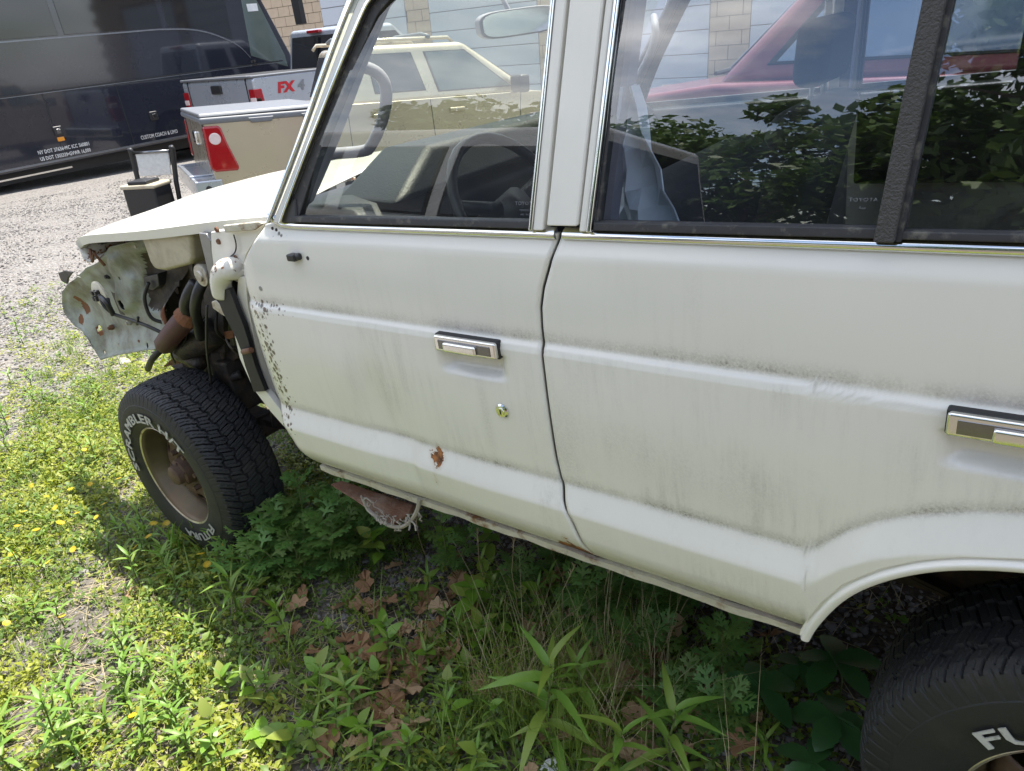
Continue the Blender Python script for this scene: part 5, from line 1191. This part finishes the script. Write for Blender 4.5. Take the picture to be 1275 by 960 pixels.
def leaves(name, x, y, z, yaw, tilt, L, Wd, m, label, cat, fold=.25, bend=.2):
    """small folded leaves: 6 verts, 4 quads-as-tris along a midrib"""
    n = len(x)
    T = np.array([(0, 0, 0), (.45, .5, fold * .5), (.45, -.5, fold * .5), (1, 0, -bend), (.45, 0, 0.0), (.75, 0, -bend * .4)])
    P = np.repeat(T[None], n, 0); P[..., 0] *= L[:, None]; P[..., 1] *= Wd[:, None]; P[..., 2] *= L[:, None]
    c, s = np.cos(tilt)[:, None], np.sin(tilt)[:, None]; X = P[..., 0] * c - P[..., 2] * s; Z = P[..., 0] * s + P[..., 2] * c; Y = P[..., 1]
    rl = rng.normal(0, .35, n)[:, None]; Y, Z = Y * np.cos(rl) - (Z * np.sin(rl)) * .3, Z + Y * np.sin(rl)
    c, s = np.cos(yaw)[:, None], np.sin(yaw)[:, None]
    Q = np.stack([X * c - Y * s + x[:, None], X * s + Y * c + y[:, None], Z + z[:, None]], -1)
    Fc = np.array([(0, 4, 1), (0, 2, 4), (1, 4, 5), (4, 2, 5), (1, 5, 3), (5, 2, 3)])
    return tag(fastmesh(name, Q.reshape(-1, 3), (Fc[None] + 6 * np.arange(n)[:, None, None]).reshape(-1, 3), m), label, cat, kind='stuff')
def rosettes(n, k, dens, box, Lr, spread, hgt):
    cx_, cy_ = scatter(n, *box, dens); n = len(cx_); kk = rng.integers(int(k * .5), int(k * 1.5), n); idx = np.repeat(np.arange(n), kk); m = len(idx)
    yaw = rng.uniform(0, 6.28, m); rd = np.abs(rng.normal(0, spread, m)); sz = rng.uniform(.6, 1.35, n)[idx]
    x = cx_[idx] + np.cos(yaw) * rd * sz; y = cy_[idx] + np.sin(yaw) * rd * sz; z = gz(x, y) + rng.random(m) ** 1.5 * hgt * sz + .003
    L = rng.uniform(*Lr, m) * sz; return x, y, z, yaw + rng.normal(0, .6, m), rng.normal(.35, .4, m), L, L * rng.uniform(.38, .75, m)
box = (-4.6, 3.2, -1.6, 2.6)
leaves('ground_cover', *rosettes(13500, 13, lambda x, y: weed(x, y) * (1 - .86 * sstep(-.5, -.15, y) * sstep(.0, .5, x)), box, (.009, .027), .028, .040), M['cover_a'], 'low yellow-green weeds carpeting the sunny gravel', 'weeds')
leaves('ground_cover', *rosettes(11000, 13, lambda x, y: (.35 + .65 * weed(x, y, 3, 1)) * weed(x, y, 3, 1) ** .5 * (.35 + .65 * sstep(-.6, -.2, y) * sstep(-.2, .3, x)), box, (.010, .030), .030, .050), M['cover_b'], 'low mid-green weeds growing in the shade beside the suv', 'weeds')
def blades(name, n, dens, Lr, w, m, label, lie=0.0, box=box):
    cx_, cy_ = scatter(n // 9, *box, dens); nn = len(cx_); idx = np.repeat(np.arange(nn), 9); k = len(idx)
    x = cx_[idx] + rng.normal(0, .018 + .05 * lie, k); y = cy_[idx] + rng.normal(0, .018 + .05 * lie, k); z = gz(x, y); L = rng.uniform(*Lr, k) * rng.uniform(.6, 1.3, nn)[idx]
    yaw = rng.uniform(0, 6.28, k); el0 = np.clip(rng.normal(1.25, .25, k), .5, 1.55) * (1 - lie) + lie * np.abs(rng.normal(.0, .12, k)); cv = rng.uniform(.2, 1.2, k) * (1 - lie)
    rows = []
    px_ = np.zeros(k); pz_ = np.zeros(k) + .004 * lie
    for i in range(4):
        rows.append((px_.copy(), pz_.copy())); e = el0 - cv * i / 3; px_ += np.cos(e) * L / 3; pz_ += np.sin(e) * L / 3
    V = []
    for i, (a, b_) in enumerate(rows):
        ww = w * (1, .9, .65, .08)[i] * rng.uniform(.8, 1.2, k)
        for sgn in (-1, 1): V.append(np.stack([x + np.cos(yaw) * a - np.sin(yaw) * ww * sgn, y + np.sin(yaw) * a + np.cos(yaw) * ww * sgn, z + b_], -1))
    V = np.stack(V, 1); Fc = np.array([(0, 1, 3, 2), (2, 3, 5, 4), (4, 5, 7, 6)])
    return tag(fastmesh(name, V.reshape(-1, 3), (Fc[None] + 8 * np.arange(k)[:, None, None]).reshape(-1, 4), m), label, 'grass' if not lie else 'straw', kind='stuff')
blades('grass', 30000, lambda x, y: weed(x, y, 7, 2), (.03, .11), .0016, M['grass'], 'short green grass sprouting through the gravel')
blades('straw', 24000, lambda x, y: .25 * (1 - sstep(2, 4.5, -x)) + .75 * weed(x, y, 13, 5), (.03, .12), .0012, M['straw'], 'dry straw lying flat between the weeds', .9)
blades('fine_grass', 3600, lambda x, y: np.exp(-((x - 1.62) / .22) ** 2 - ((y - .12) / .16) ** 2), (.12, .34), .0011, M['grass'], 'fine long grass growing below the door seam', box=(.9, 2.4, -.4, .6))
blades('dry_grass', 900, lambda x, y: np.exp(-((x - 1.62) / .25) ** 2 - ((y - .15) / .16) ** 2), (.18, .42), .0010, M['straw'], 'pale dry grass stalks reaching up to the sill', box=(.9, 2.4, -.3, .6))

# ---- single leaves
def leafmesh(name, L, W, m, prof, fold=.18, droop=.25, serr=0.0, n=8):
    V = []; Fc = []
    for i in range(n + 1):
        t = i / n; w = W * prof(t) * (1 + (serr if i % 2 else -serr)); xx = L * t; zz = -droop * L * t * t
        V += [(xx, 0, zz), (xx - .03 * L, w / 2, zz + fold * w), (xx - .03 * L, -w / 2, zz + fold * w)]
    for i in range(n):
        a, b_ = 3 * i, 3 * i + 3; Fc += [(a, b_, b_ + 1, a + 1), (a, a + 2, b_ + 2, b_)]
    me = bpy.data.meshes.new(name); me.from_pydata(V, [], Fc); me.materials.append(m); me.polygons.foreach_set('use_smooth', [True] * len(Fc)); me.update(); return me
LANCE = leafmesh('lance', 1, .20, M['lance'], lambda t: math.sin(math.pi * min(1, t * .92 + .06)) ** .8 * (1 - .3 * t) + .02, .2, .35)
LANCE2 = leafmesh('lance', 1, .22, M['lance'], lambda t: math.sin(math.pi * min(1, t * .92 + .06)) ** .8 * (1 - .3 * t) + .02, .3, .75)
OVATE = leafmesh('ovate', 1, .62, M['ovate'], lambda t: math.sin(math.pi * t ** .75) ** .8 * (1 - .15 * t) + .015, .10, .22, .05, 10)
CREEP = leafmesh('leaflet', 1, .56, M['creeper'], lambda t: math.sin(math.pi * t ** 1.15) ** .75 + .015, .12, .22, .07, 12)
def mugleaf():
    bm = bmesh.new()
    def lobe(o_, ang, L, W):
        d = Vector((math.cos(ang), math.sin(ang), 0)); p = Vector((-d.y, d.x, 0)); pts = [(0, .16), (.35, .38), (.7, .34), (1, .03)]; L_ = []; R_ = []
        for t, w in pts: c = o_ + d * L * t + Vector((0, 0, -.16 * L * t * t)); L_.append(bm.verts.new(c + p * W * w + Vector((0, 0, .12 * W)))); R_.append(bm.verts.new(c - p * W * w + Vector((0, 0, .12 * W))))
        for i in range(3): bm.faces.new((L_[i], R_[i], R_[i + 1], L_[i + 1]))
    lobe(Vector((0, 0, 0)), 0, 1.0, .16)
    for t, a, l in ((.22, 1.0, .38), (.45, .85, .46), (.68, .7, .34)):
        for s in (1, -1):
            b0 = Vector((t, 0, -.1 * t * t)); lobe(b0, a * s, l, .15); d = Vector((math.cos(a * s), math.sin(a * s), 0)); lobe(b0 + d * l * .45, a * s + .6, l * .5, .10); lobe(b0 + d * l * .45, a * s - .6, l * .5, .10)
    me = bpy.data.meshes.new('lobed_leaf'); bm.to_mesh(me); bm.free(); me.materials.append(M['mug']); return me
MUG = mugleaf()
def oakleaf(seed):
    r = random.Random(seed); n = 26; V = [(0, 0, 0)]; out_ = []
    for i in range(n):
        t = i / n * 2 * math.pi; base = .5 * (1 - .25 * math.cos(t)); lob = 1 + .34 * math.cos(7 * t) * abs(math.sin(t)) ** .5 + r.uniform(-.06, .06)
        xx = math.cos(t) * .5 + .0; yy = math.sin(t) * .27 * lob * (1.15 - .35 * math.cos(t)); xx *= 1 + .1 * (lob - 1)
        out_.append((xx, yy, .28 * abs(yy) ** 1.1 * r.uniform(.2, 2.2) + .16 * xx * xx * r.choice((-1, 1, 2)) + r.uniform(-.015, .03)))
    V += out_; Fc = [(0, 1 + i, 1 + (i + 1) % n) for i in range(n)]
    k = len(V); V += [(-.5, .012, .0), (-.5, -.012, 0), (-.72, 0, .04)]; Fc.append((k, k + 1, k + 2))
    me = bpy.data.meshes.new('oak_leaf'); me.from_pydata(V, [], Fc); me.materials.append(M['dead']); me.update(); return me
OAK = [oakleaf(i) for i in range(7)]

def stem_obj(root, pts, r, m='stem'):
    mb = MB(); mb.tube(pts, r, 6); return mb.build('stem', M[m], root, True)
def plant(name, label, cat, loc, h, nl, me, Lr, el=(.2, .9), group=None, lean=(0, 0), start=.12, top=True, bushy=0, seed=0):
    r = random.Random(seed); root = empty(name, loc); tag(root, label, cat, group)
    stems = []
    for b_ in range(1 + bushy):
        a = r.uniform(0, 6.28); q = r.uniform(.25, .6) if b_ else 0; hh = h * (r.uniform(.6, .95) if b_ else 1)
        tip = Vector((lean[0] + math.cos(a) * q * hh, lean[1] + math.sin(a) * q * hh, hh)); mid = tip * .5 + Vector((r.uniform(-.02, .02), r.uniform(-.02, .02), .04 * hh)); pts = [Vector((0, 0, -.02)), mid * .5, mid, tip * .8 + mid * .1, tip]; stems.append(pts)
        stem_obj(root, pts, [.0035, .003, .0026, .002, .001])
    per = max(3, nl // len(stems))
    for pts in stems:
        ph = r.uniform(0, 6)
        for i in range(per):
            t = start + (1 - start) * (i + .5) / per; k = min(3, int(t * 4)); f = t * 4 - k; p = pts[k].lerp(pts[k + 1], f)
            o = link(bpy.data.objects.new('leaf', r.choice(me)), root); s = r.uniform(*Lr) * (1.05 - .5 * abs(t - .55))
            o.location = p; o.scale = (s, s, s); e = el[0] + (el[1] - el[0]) * t ** 1.5 + r.uniform(-.2, .2); o.rotation_euler = (r.uniform(-.35, .35), -e, ph + i * 2.399 + r.uniform(-.3, .3))
    return root
sd_ = 100
def nxt():
    global sd_; sd_ += 1; return sd_
# feathery mugwort
for k, (u_, v_, h, nl) in enumerate(((345, 700, .25, 44), (392, 690, .33, 56), (440, 700, .30, 48), (372, 722, .23, 40), (418, 716, .27, 44), (320, 715, .18, 28), (480, 690, .20, 30))):
    plant('mugwort_plant', 'leafy mugwort in the dense clump between the front tyre and rusty step plate', 'weed', gp(u_, v_), h, nl, [MUG], (.07, .125), (.1, .8), 'mugwort clump behind the front tyre', bushy=3, seed=nxt())
for k, (u_, v_, h, nl, lb) in enumerate(((728, 800, .24, 34, 'tall mugwort with feathery leaves below the door seam'), (790, 838, .17, 24, 'small upright mugwort among brown oak leaves under the rear door'), (895, 860, .22, 30, 'mugwort beside the creeper in front of the rear tyre'), (905, 930, .16, 32, 'bright-topped low mugwort below the creeper leaves'), (850, 890, .12, 22, 'little mugwort half covered by dead oak leaves'), (800, 770, .18, 24, 'dark mugwort right under the rear door sill'), (830, 780, .16, 22, 'shaded mugwort under the sill close to the rear arch'))):
    plant('mugwort_plant', lb, 'weed', gp(u_, v_), h, nl, [MUG], (.055, .10), (.1, .9), 'single mugworts under the rear door', bushy=1, seed=nxt())
# lance-leaved goldenrod
gl = ((694, 945, .32, 17, (.09, .15), 'tall goldenrod with long drooping leaves below the front door'), (722, 900, .22, 12, (.07, .11), 'shorter goldenrod beside the tallest one below the door'),
      (838, 975, .24, 14, (.07, .12), 'goldenrod sprouting beside the dead oak leaves and creeper'), (775, 985, .20, 12, (.07, .11), 'young goldenrod below the heap of oak leaves'), (560, 800, .13, 12, (.035, .06), 'small goldenrod under the rusty step plate'),
      (440, 905, .16, 14, (.05, .09), 'goldenrod seedling at the edge of the suv shadow'), (470, 950, .14, 12, (.05, .08), 'goldenrod seedling next to the brown leaf litter'), (88, 945, .24, 18, (.06, .10), 'sunlit goldenrod with dark stems beside yellow flowers'),
      (110, 915, .18, 16, (.05, .08), 'sunlit goldenrod leaning over the weedy gravel'), (20, 965, .20, 14, (.06, .10), 'sunlit broad-leaved goldenrod at the gravel edge'), (190, 850, .12, 12, (.04, .07), 'small goldenrod on bare gravel in front of the tyre shadow'),
      (300, 775, .20, 12, (.06, .10), 'goldenrod just inside the shadow of the front tyre'), (1085, 950, .14, 12, (.05, .08), 'pale green goldenrod beside the rear tyre'), (950, 955, .10, 10, (.04, .07), 'small goldenrod shoots among creeper leaves'), (30, 430, .20, 12, (.05, .09), 'lone weed standing on the bare gravel of the lot'), (225, 920, .13, 12, (.04, .07), 'bright goldenrod shoot on sunlit pebbles'))
for u_, v_, h, nl, Lr, lb in gl:
    plant('goldenrod_plant', lb, 'weed', gp(u_, v_), h, nl, [LANCE, LANCE2], Lr, (.25, 1.1), 'goldenrod plants', seed=nxt())
r_ = random.Random(4)
for k in range(64):
    u_, v_ = r_.uniform(0, 250), r_.uniform(450, 960)
    plant('weed_seedling', 'small upright seedling in the sunlit weeds beside the front tyre', 'weed', gp(u_, v_), r_.uniform(.06, .15), 11, [LANCE], (.035, .07), (.3, 1.1), 'seedlings in the sunlit weeds', seed=nxt())
for k in range(42):
    u_, v_ = r_.uniform(270, 700), r_.uniform(720, 975)
    plant('weed_seedling', 'small seedling in the shade below the front door', 'weed', gp(u_, v_), r_.uniform(.06, .15), 11, [LANCE, LANCE, OVATE], (.035, .07), (.3, 1.0), 'seedlings in the shade', seed=nxt())
for k in range(16):
    u_, v_ = r_.uniform(165, 330), r_.uniform(672, 735)
    plant('weed_seedling', 'leafy weed crowding the foot of the front tyre', 'weed', gp(u_, v_), r_.uniform(.09, .17), 12, [LANCE], (.04, .08), (.3, 1.1), 'weeds at the foot of the front tyre', seed=nxt())
for k in range(9):
    u_, v_ = r_.uniform(500, 880), r_.uniform(700, 800)
    plant('mugwort_plant', 'small dark mugwort close under the sill of the suv', 'weed', gp(u_, v_), r_.uniform(.15, .27), 24, [MUG], (.06, .10), (.1, .9), 'small mugworts under the sill', bushy=1, seed=nxt())
# broad seedlings
for u_, v_, h, nl, lb in ((592, 775, .16, 9, 'bright broad-leaved seedling over dead leaves below the front door'), (470, 715, .17, 8, 'broad-leaved seedling beside the mugwort clump'), (560, 705, .15, 8, 'shaded broad-leaved seedling under the torn step plate'), (612, 700, .13, 7, 'broad-leaved seedling close under the front door sill'), (330, 930, .06, 8, 'low broad-leaved weed at the shadow edge')):
    plant('broadleaf_seedling', lb, 'weed', gp(u_, v_), h, nl, [OVATE], (.05, .085), (-.1, .5), 'broad-leaved seedlings', start=.45, seed=nxt())
# creeper
for u_, v_, h, s, lb in ((950, 905, .13, .105, 'five-leaved creeper with glossy leaves among mugwort'), (1025, 935, .12, .11, 'five-leaved creeper touching the rear tyre'), (1045, 872, .10, .115, 'dark five-leaved creeper under the wheel arch'), (985, 850, .08, .085, 'shaded creeper leaf behind the other creepers'), (1010, 985, .10, .10, 'low creeper leaf beside the rear tyre sidewall')):
    root = empty('creeper_plant', gp(u_, v_)); tag(root, lb, 'creeper', 'creeper leaves by the rear tyre'); r = random.Random(nxt()); tip = Vector((r.uniform(-.03, .03), r.uniform(-.03, .03), h)); stem_obj(root, [(0, 0, -.02), tip * .5 + Vector((.01, .01, 0)), tip], [.003, .002, .0015]); a0 = r.uniform(0, 6)
    for i in range(5):
        o = link(bpy.data.objects.new('leaflet', CREEP), root); o.location = tip; sc_ = s * r.uniform(.85, 1.1); o.scale = (sc_,) * 3; o.rotation_euler = (r.uniform(-.2, .2), r.uniform(-.05, .3), a0 + i * 1.2566 + r.uniform(-.15, .15))
# long grass clump in front of the rim
def tuft(name, label, loc, n, Lr, w, m, group=None, spread=.02, seed=0, up=1.2):
    r = random.Random(seed); mb = MB()
    for k in range(n):
        a = r.uniform(0, 6.28); L = r.uniform(*Lr); e = r.gauss(up, .22); b0 = Vector((r.gauss(0, spread), r.gauss(0, spread), -.005)); p = b0.copy(); d = Vector((math.cos(a), math.sin(a), 0)); s_ = Vector((-d.y, d.x, 0)); V = []
        cv = r.uniform(.5, 1.6)
        for i in range(6): ww = w * (1, 1.1, 1, .8, .5, .05)[i]; V += [p - s_ * ww, p + s_ * ww]; p = p + (d * math.cos(e) + Vector((0, 0, math.sin(e)))) * L / 5; e -= cv / 5
        mb.add(V, [(2 * i, 2 * i + 1, 2 * i + 3, 2 * i + 2) for i in range(5)])
    o = mesh(name, mb.v, mb.f, M[m], None); o.location = loc; return tag(o, label, 'grass', group)
tuft('grass_tuft', 'long curved grass blades rising in front of the front rim', gp(228, 690), 15, (.16, .32), .0036, 'lance', seed=1)
tuft('grass_tuft', 'dense long grass hiding the bottom of the front tyre', gp(262, 700), 30, (.12, .26), .003, 'grass', seed=8, spread=.06)
tuft('grass_tuft', 'tall yellow-green grass at the corner of the tyre shadow', gp(290, 770), 14, (.16, .30), .0028, 'grass', seed=2)
tuft('grass_tuft', 'grass tuft growing on bare gravel in front of the inner fender', gp(110, 520), 18, (.10, .22), .003, 'grass', seed=3)
for k, (u_, v_) in enumerate(((60, 470), (150, 560), (35, 590), (120, 600), (60, 820), (250, 880), (15, 880), (160, 780), (95, 440), (270, 470), (310, 500))):
    tuft('grass_tuft', 'small grass tuft in the sunlit weeds', gp(u_, v_), 12, (.06, .16), .0022, 'grass', 'small sunlit grass tufts', seed=20 + k)
for k, (u_, v_) in enumerate(((360, 830), (520, 850), (640, 820), (400, 900), (600, 900), (560, 950), (700, 760), (470, 780))):
    tuft('grass_tuft', 'loose grass tuft in the shade below the front door', gp(u_, v_), 14, (.10, .24), .002, 'grass', 'grass tufts in the shade', seed=40 + k)
for k, (u_, v_, h) in enumerate(((615, 770, .34), (650, 790, .38), (700, 800, .36), (225, 800, .22), (760, 800, .30), (540, 720, .28))):
    r = random.Random(60 + k); root = empty('seed_stalk', gp(u_, v_)); tag(root, 'thin dry grass stalk with a pale seed head', 'grass', 'dry seed stalks'); tip = Vector((r.uniform(-.08, .10), r.uniform(-.06, .04), h)); mid = tip * .55 + Vector((-.02, 0, .03)); stem_obj(root, [(0, 0, -.01), mid, tip], [.0012, .001, .0007], 'stem_dry')
    mb = MB()
    for i in range(14):
        t = i / 13; c_ = mid.lerp(tip, .55 + .45 * t); a = r.uniform(0, 6.28); mb.tube([c_, c_ + Vector((math.cos(a) * .008, math.sin(a) * .008, .012))], [.0016, .0004], 4)
    mb.build('seed_head', M['straw'], root)
# yellow flowers
fl_ = [(21, 655), (30, 637), (69, 632), (75, 651), (96, 639), (120, 644), (129, 628), (91, 684), (191, 652), (207, 652), (235, 651), (231, 667), (267, 622), (280, 676), (258, 703), (169, 681), (8, 776), (165, 891), (77, 767), (88, 609), (112, 603), (40, 605), (58, 618), (14, 690), (105, 560), (148, 596), (10, 520), (250, 690), (185, 668), (60, 700), (137, 660), (45, 660)]
pm = bpy.data.meshes.new('flower_head'); V = [(0, 0, .004)]; Fc = []; n = 16
for i in range(n):
    a = 2 * math.pi * i / n; da = .17
    for j, (rr, dz, dd) in enumerate(((.35, .002, -da), (1, .0, -da * .7), (1.05, .0, 0), (1, .0, da * .7), (.35, .002, da))): V.append((rr * math.cos(a + dd), rr * math.sin(a + dd), dz * 100 * .3 + (.18 if rr > .9 else 0)))
    Fc.append((0,) + tuple(1 + 5 * i + q for q in range(5)))
pm.from_pydata(V, [], Fc); pm.materials.append(M['petal']); pm.update()
for k, (u_, v_) in enumerate(fl_):
    r = random.Random(k + 300); g = gp(u_, v_ + r.uniform(20, 45)); h = r.uniform(.06, .13)
    # head stands on the sight line above the root
    q = CAM_LOC + ray(u_, v_) * 1.0; d = Vector(ray(u_, v_)); t = (g.z + h - CAM_LOC[2]) / d.z; hd = Vector(CAM_LOC) + d * t
    root = empty('yellow_flower', (g.x, g.y, g.z)); tag(root, 'small yellow hawkweed flower on a thin stem in the sunny weeds', 'flower', 'yellow flowers'); rel = hd - g
    if rel.length > .3: rel = rel.normalized() * .2
    stem_obj(root, [(0, 0, -.01), rel * .5 + Vector((r.uniform(-.01, .01), 0, .015)), rel], [.0013, .0011, .0010])
    o = link(bpy.data.objects.new('flower_head', pm), root); o.location = rel; s = r.uniform(.010, .016); o.scale = (s, s, s); o.rotation_euler = (r.uniform(-.5, .5), r.uniform(-.5, .5), r.uniform(0, 6))
# dead oak leaves
r = random.Random(77)
for k in range(170):
    t = r.random()
    if t < .45: u_, v_ = r.gauss(500, 60), r.gauss(850, 75)
    elif t < .85: u_, v_ = r.gauss(780, 75), r.gauss(865, 50)
    else: u_, v_ = r.uniform(300, 1000), r.uniform(690, 960)
    g = gp(u_, v_); o = link(bpy.data.objects.new('oak_leaf', r.choice(OAK))); s = r.uniform(.045, .11)
    o.location = (g.x, g.y, g.z + r.uniform(.018, .05)); o.scale = (s, s, s); o.rotation_euler = (r.gauss(0, .4), r.gauss(0, .4), r.uniform(0, 6.28)); lb = ('curled brown oak leaf in the litter below the front door', 'oak leaves below the front door') if t < .45 else ('curled brown oak leaf in the heap under the rear door', 'oak leaves under the rear door') if t < .85 else ('stray brown oak leaf outside the two leaf heaps', 'stray oak leaves')
    tag(o, lb[0], 'leaf', lb[1])
o = link(bpy.data.objects.new('oak_leaf', OAK[2])); g = gp(168, 745); o.location = (g.x, g.y, g.z + .03); o.scale = (.06,) * 3; o.rotation_euler = (.3, -.4, .9); tag(o, 'single tan dead leaf lying in front of the tyre shadow', 'leaf')
# twigs under the rear arch
for k in range(16):
    g = gp(r.uniform(880, 1010), r.uniform(790, 850)); a = r.gauss(-.5, .35); L_ = r.uniform(.08, .22); mb = MB(); d = Vector((math.cos(a), math.sin(a), 0)); mb.tube([Vector((0, 0, .008)) - d * L_ / 2, Vector((0, r.uniform(-.01, .01), .016)), Vector((0, 0, .01)) + d * L_ / 2], [.0016, .0014, .0008], 5)
    o = mb.build('twig', M['twig']); o.location = g; tag(o, 'thin dead twig on the gravel under the rear arch', 'twig', 'dead twigs')
# rocks and litter
def rock(name, label, loc, s, m, seed, cat='rock'):
    bm = bmesh.new(); bmesh.ops.create_icosphere(bm, subdivisions=3, radius=1); rr = np.random.default_rng(seed); D = rr.normal(size=(14, 3)); D /= np.linalg.norm(D, axis=1)[:, None]; cut = rr.uniform(.62, .95, 14)
    for v in bm.verts:
        p = np.array(v.co)
        for d, c_ in zip(D, cut):
            e = p @ d - c_
            if e > 0: p = p - d * e
        v.co = Vector(p) * Vector(s) if False else Vector((p[0] * s[0], p[1] * s[1], p[2] * s[2]))
    me = bpy.data.meshes.new(name); bm.to_mesh(me); bm.free(); me.materials.append(m); o = link(bpy.data.objects.new(name, me)); o.location = (loc.x, loc.y, loc.z + s[2] * .35); return tag(o, label, cat)
M['rock'] = mat('pale_rock', (.50, .48, .45), .9, 0, .2, 25, bump=.5, bscale=60)
rock('flat_stone', 'flat pale stone lying in the sunlit weeds', gp(4, 752), (.06, .05, .018), M['rock'], 1)
rock('flat_stone', 'small grey stone below the inner fender', gp(156, 452), (.05, .035, .03), M['rock'], 2)
mb = MB(); mb.lathe([(.030, 0), (.034, .004), (.034, .010), (.030, .013), (0, .012)], n=28, axis='z'); o = autosmooth(mb.build('plastic_lid', mat('white_plastic', (.75, .76, .78), .4))); g = gp(690, 968); o.location = (g.x, g.y, g.z + .012); o.rotation_euler = (.25, .1, 0); tag(o, 'white plastic bottle lid lying at the foot of the goldenrod', 'lid')

# ================================================================ trees behind the photographer (mirrored in the windows)
M['tree_leaf'] = leafmat('tree_foliage', (.030, .065, .014), (.085, .14, .030), .5, .25)
M['bark'] = mat('tree_bark', (.09, .07, .055), .9, 0, .4, 8, bump=.6, bscale=30)
def crown_mesh(name, n, R, H, leaf, seed, clumps=26):
    r = np.random.default_rng(seed); C_ = r.normal(size=(clumps, 3)); C_ /= np.linalg.norm(C_, axis=1)[:, None]; C_ *= r.uniform(.35, .95, (clumps, 1)); cs_ = r.uniform(.18, .38, clumps); k = r.integers(0, clumps, n)
    d = r.normal(size=(n, 3)); d /= np.linalg.norm(d, axis=1)[:, None]; P = (C_[k] + d * (cs_[k] * r.random(n) ** .4)[:, None]) * np.array([R, R, H / 2]) + np.array([0, 0, 0])
    a, b_ = r.normal(size=(n, 3)), r.normal(size=(n, 3)); a /= np.linalg.norm(a, axis=1)[:, None]; b_ = np.cross(a, b_); b_ /= np.linalg.norm(b_, axis=1)[:, None]; s = (leaf * r.uniform(.6, 1.4, n))[:, None]
    V = np.stack([P - a * s, P + b_ * s * .45, P + a * s, P - b_ * s * .45], 1).reshape(-1, 3); me = fastmesh(name, V, np.arange(4 * n).reshape(-1, 4), M['tree_leaf']); d_ = me.data; bpy.data.objects.remove(me); return d_
CR = [crown_mesh('crown', 9000, 1.0, 2.0, .052, 5), crown_mesh('crown', 9000, 1.0, 2.0, .045, 6, 34)]
def tree(label, loc, h, R, k, group=None, base=.3):
    root = empty('tree', (loc[0], loc[1], float(gz(loc[0], loc[1])))); tag(root, label, 'tree', group); r = random.Random(k)
    mb = MB(); top_ = Vector((r.uniform(-.3, .3), r.uniform(-.3, .3), h * .8)); mb.tube([(0, 0, -.1), top_ * .4 + Vector((.1, 0, 0)), top_], [h * .022, h * .015, h * .004], 8)
    for i in range(6):
        a = r.uniform(0, 6.28); s0 = top_ * r.uniform(.35, .75); mb.tube([s0, s0 + Vector((math.cos(a) * R * .4, math.sin(a) * R * .4, h * .09)), s0 + Vector((math.cos(a) * R * .75, math.sin(a) * R * .75, h * .15))], [h * .008, h * .005, h * .002], 6)
    mb.build('trunk', M['bark'], root); c_ = link(bpy.data.objects.new('crown', CR[k % 2]), root); c_.location = (0, 0, h * (base + (1 - base) / 2)); c_.scale = (R, R, h * (1 - base) / 2); c_.rotation_euler = (0, 0, r.uniform(0, 6))
for k, (x, y, h, R) in enumerate(((-7, -13, 7, 3.2), (-3, -14, 8, 3.6), (.8, -13, 7.2, 3.3), (4.0, -12.5, 8.5, 3.8), (7.6, -12, 8, 3.6), (11.5, -13, 9, 4), (-11, -14, 8, 3.5), (15.5, -13, 8, 4), (-15.5, -15, 9, 4))):
    tree('leafy tree in the row along the back of the lot', (x, y), h * .74, R, k, 'trees along the back of the lot', .12)
tree('tree with low spreading branches beside the dark red sedan', (3.0, -9.6), 8.6, 3.0, 31, None, .15)
SAP = leafmesh('sapling_leaf', 1, .55, M['ovate'], lambda t: math.sin(math.pi * t ** .8) ** .8 + .015, .10, .3, .03, 8)
plant('sapling', 'leafy sapling beside the silver van, mirrored in the rear door glass', 'sapling', Vector((1.7, -2.05, float(gz(1.7, -2.05)))), 1.25, 34, [SAP], (.08, .13), (.0, .7), bushy=3, seed=900)
